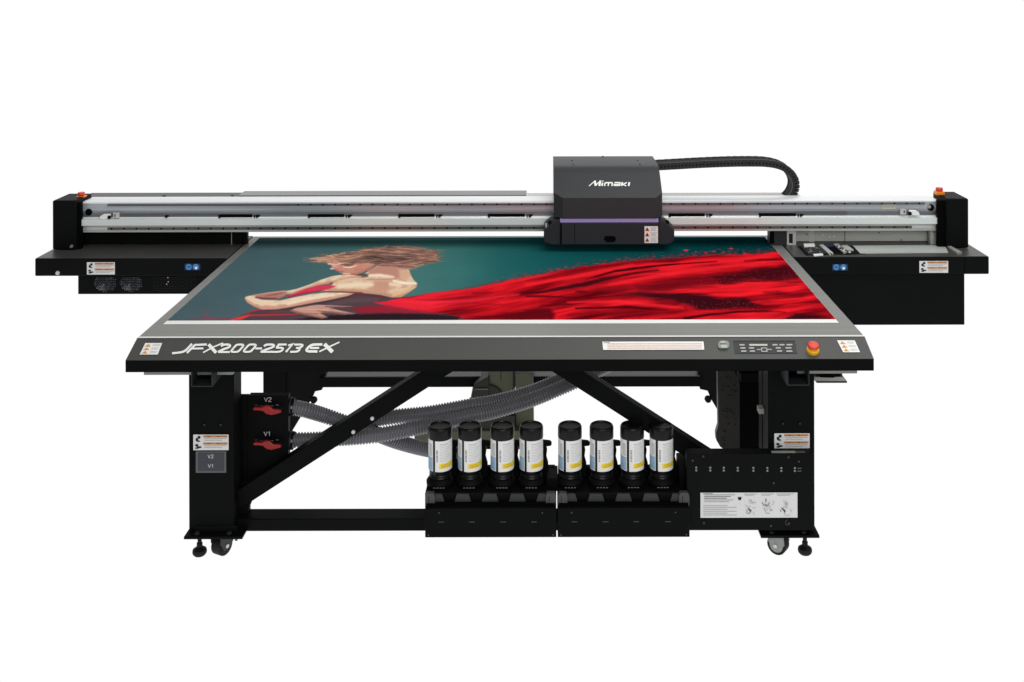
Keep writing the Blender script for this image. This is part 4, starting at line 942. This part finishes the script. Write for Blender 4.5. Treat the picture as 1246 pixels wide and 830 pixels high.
tone = np.clip(.52+1.1*(sn-.5)+.7*(sn2-.5)-.36*core+.30*smooth(430, 395, PX)+.12*smooth(310, 301, PY), 0, 1)
hc = np.stack([70+150*tone, 54+108*tone, 54+86*tone], 1)
img = img*(1-hm[:, None])+hc*hm[:, None]
line([(436,305.5),(450,303.6),(462,303)], [.6,.9,.5], (214,156,124), .7, .8, .4); line([(398,311),(410,309.4),(419,307.2)], [.5,.8,.6], (232,186,142), .6, .8, .4)
line([(404,318),(420,315.4),(440,310.6)], [.4,.5,.5], (220,170,150), .6, .8); line([(490,318),(505,314.6),(514,310)], [.4,.6,.5], (186,132,114), .7, .7, .4)
line([(467,300),(471,298.7)], [.4,.6], (140,170,165), .6, .8); line([(380,313.4),(395,313)], [.7,.6], (224,196,150), .6, .7)
line([(474,323),(490,322),(505,320.4)], [.3,.5,.3], (150,110,98), .6, .7); line([(506,324.2),(515,321.4)], [.4,.5], (196,164,140), .6, .7)
for k in range(46):
    r_ = np.random.default_rng(200+k); t_ = r_.random(); P0 = HP[int(t_*len(HP))]; L_ = 4+9*r_.random(); d_ = np.sign(P0[0]-455)
    line([P0, (P0[0]+d_*L_*.5, P0[1]-.5+r_.random()*.8), (P0[0]+d_*L_, P0[1]-1.2+2.2*r_.random())], [.35,.25,.1], (150+int(60*r_.random()),118,98), .5, .55)
for k in range(70):                                # golden curls round the rim
    r_ = np.random.default_rng(400+k); P0 = HP[int(r_.random()*len(HP))]; cx_, cy_ = P0[0]+(455-P0[0])*.25*r_.random(), P0[1]+(312.5-P0[1])*(.1+.5*r_.random())
    R1 = 3+5*r_.random(); t0 = r_.random()*6.28
    m_ = sline([(cx_+R1*1.5*math.cos(t0+t), cy_+R1*.33*math.sin(t0+t)) for t in (0,.6,1.2,1.8,2.4)], [.1,.3,.35,.3,.1], PX, PY)
    over((222,176,132) if k % 3 else (104,74,66), .55*np.maximum(hm, .35)*smooth(-.45, .45, m_))
for k in range(40):
    r_ = np.random.default_rng(300+k); a_ = 385+r_.random()*135; b_ = 303+r_.random()*16+(a_-440)*.03; L_ = 10+22*r_.random()
    cc = (196,150,122) if r_.random() < .5 else (84,62,60)
    m_ = sline([(a_,b_),(a_+L_*.5,b_-1.2+.5*r_.random()),(a_+L_,b_-.6-1.6*r_.random())], [.15,.4,.15], PX, PY); over(cc, .5*hm*smooth(-.5, .5, m_))
# fine printing grain
img *= (1+.05*(np.random.default_rng(8).random(PX.size)-.5))[:, None]
img = np.clip(img, 0, 255)/255.0
linc = np.where(img <= .04045, img/12.92, ((img+.055)/1.055)**2.4)

SHEET = thing('printed_sheet', 'sheet on the printer bed printed with a woman in a red dress on teal', 'print', ((SX0+SX1)/2, (SY0+SY1)/2, ZT))
sy0 = (H-ZT-.002)*F/(393.4+21)
mb = MB(); mb.box(SX0-.001, SX1+.001, sy0, SY1+.003, ZT+.0005, ZT+.0022, white); mb.build('media', SHEET, 0, off=SHEET.location)
me = bpy.data.meshes.new('printed_image')
me.vertices.add(NX*NY); me.vertices.foreach_set('co', np.stack([gx.ravel()-SHEET.location.x, gy.ravel()-SHEET.location.y, np.full(NX*NY, ZS-ZT)], 1).ravel())
ii = (np.arange(NY-1)[:, None]*NX+np.arange(NX-1)[None, :]).ravel()
q = np.stack([ii, ii+1, ii+NX+1, ii+NX], 1).astype(np.int32)
me.loops.add(q.size); me.loops.foreach_set('vertex_index', q.ravel())
me.polygons.add(len(q)); me.polygons.foreach_set('loop_start', np.arange(0, q.size, 4, dtype=np.int32))
me.update(calc_edges=True)
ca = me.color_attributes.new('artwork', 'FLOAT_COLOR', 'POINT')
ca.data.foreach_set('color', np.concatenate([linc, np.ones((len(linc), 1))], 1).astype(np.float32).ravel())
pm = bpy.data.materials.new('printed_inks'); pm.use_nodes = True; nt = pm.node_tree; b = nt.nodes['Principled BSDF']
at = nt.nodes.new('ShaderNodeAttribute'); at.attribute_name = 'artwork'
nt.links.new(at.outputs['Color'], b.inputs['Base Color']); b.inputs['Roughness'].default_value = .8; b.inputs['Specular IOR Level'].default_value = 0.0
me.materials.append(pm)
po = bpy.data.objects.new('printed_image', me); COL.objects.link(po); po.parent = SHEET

# ------------------------------------------------------------------ light, world, camera
def area(name, loc, target, sx, sy, power, col=(1,1,1)):
    l = bpy.data.lights.new(name, 'AREA'); l.shape = 'RECTANGLE'; l.size, l.size_y, l.energy, l.color = sx, sy, power, col
    o = bpy.data.objects.new(name, l); COL.objects.link(o); o.location = loc
    o.rotation_euler = (Vector(target)-Vector(loc)).to_track_quat('-Z', 'Y').to_euler(); return o
area('overhead_softbox', (1.3, 3.9, 4.6), (.2, 4.4, .8), 5.5, 4.0, 158, (1, .995, .98))
area('front_fill', (.8, -2.0, 3.4), (0, 4.6, .6), 4.5, 2.6, 165)  # unseen fill lamp added to brighten the forward faces
W = bpy.data.worlds.new('World'); SC.world = W; W.use_nodes = True
W.node_tree.nodes['Background'].inputs['Color'].default_value = (1, 1, 1, 1)
W.node_tree.nodes['Background'].inputs['Strength'].default_value = .22
cam = bpy.data.cameras.new('Camera'); co = bpy.data.objects.new('Camera', cam); COL.objects.link(co); SC.camera = co
co.location = (0, 0, H); co.rotation_euler = (math.radians(90), math.radians(.12), 0)
cam.sensor_width = 36; cam.lens = 36*F/1246
cam.shift_x = (623-CX)/1246; cam.shift_y = -(415-CY)/1246
cam.clip_start = .05; cam.clip_end = 100
SC.view_settings.view_transform = 'Standard'; SC.view_settings.look = 'None'; SC.view_settings.exposure = 0; SC.view_settings.gamma = 1
SC.cycles.max_bounces = 6
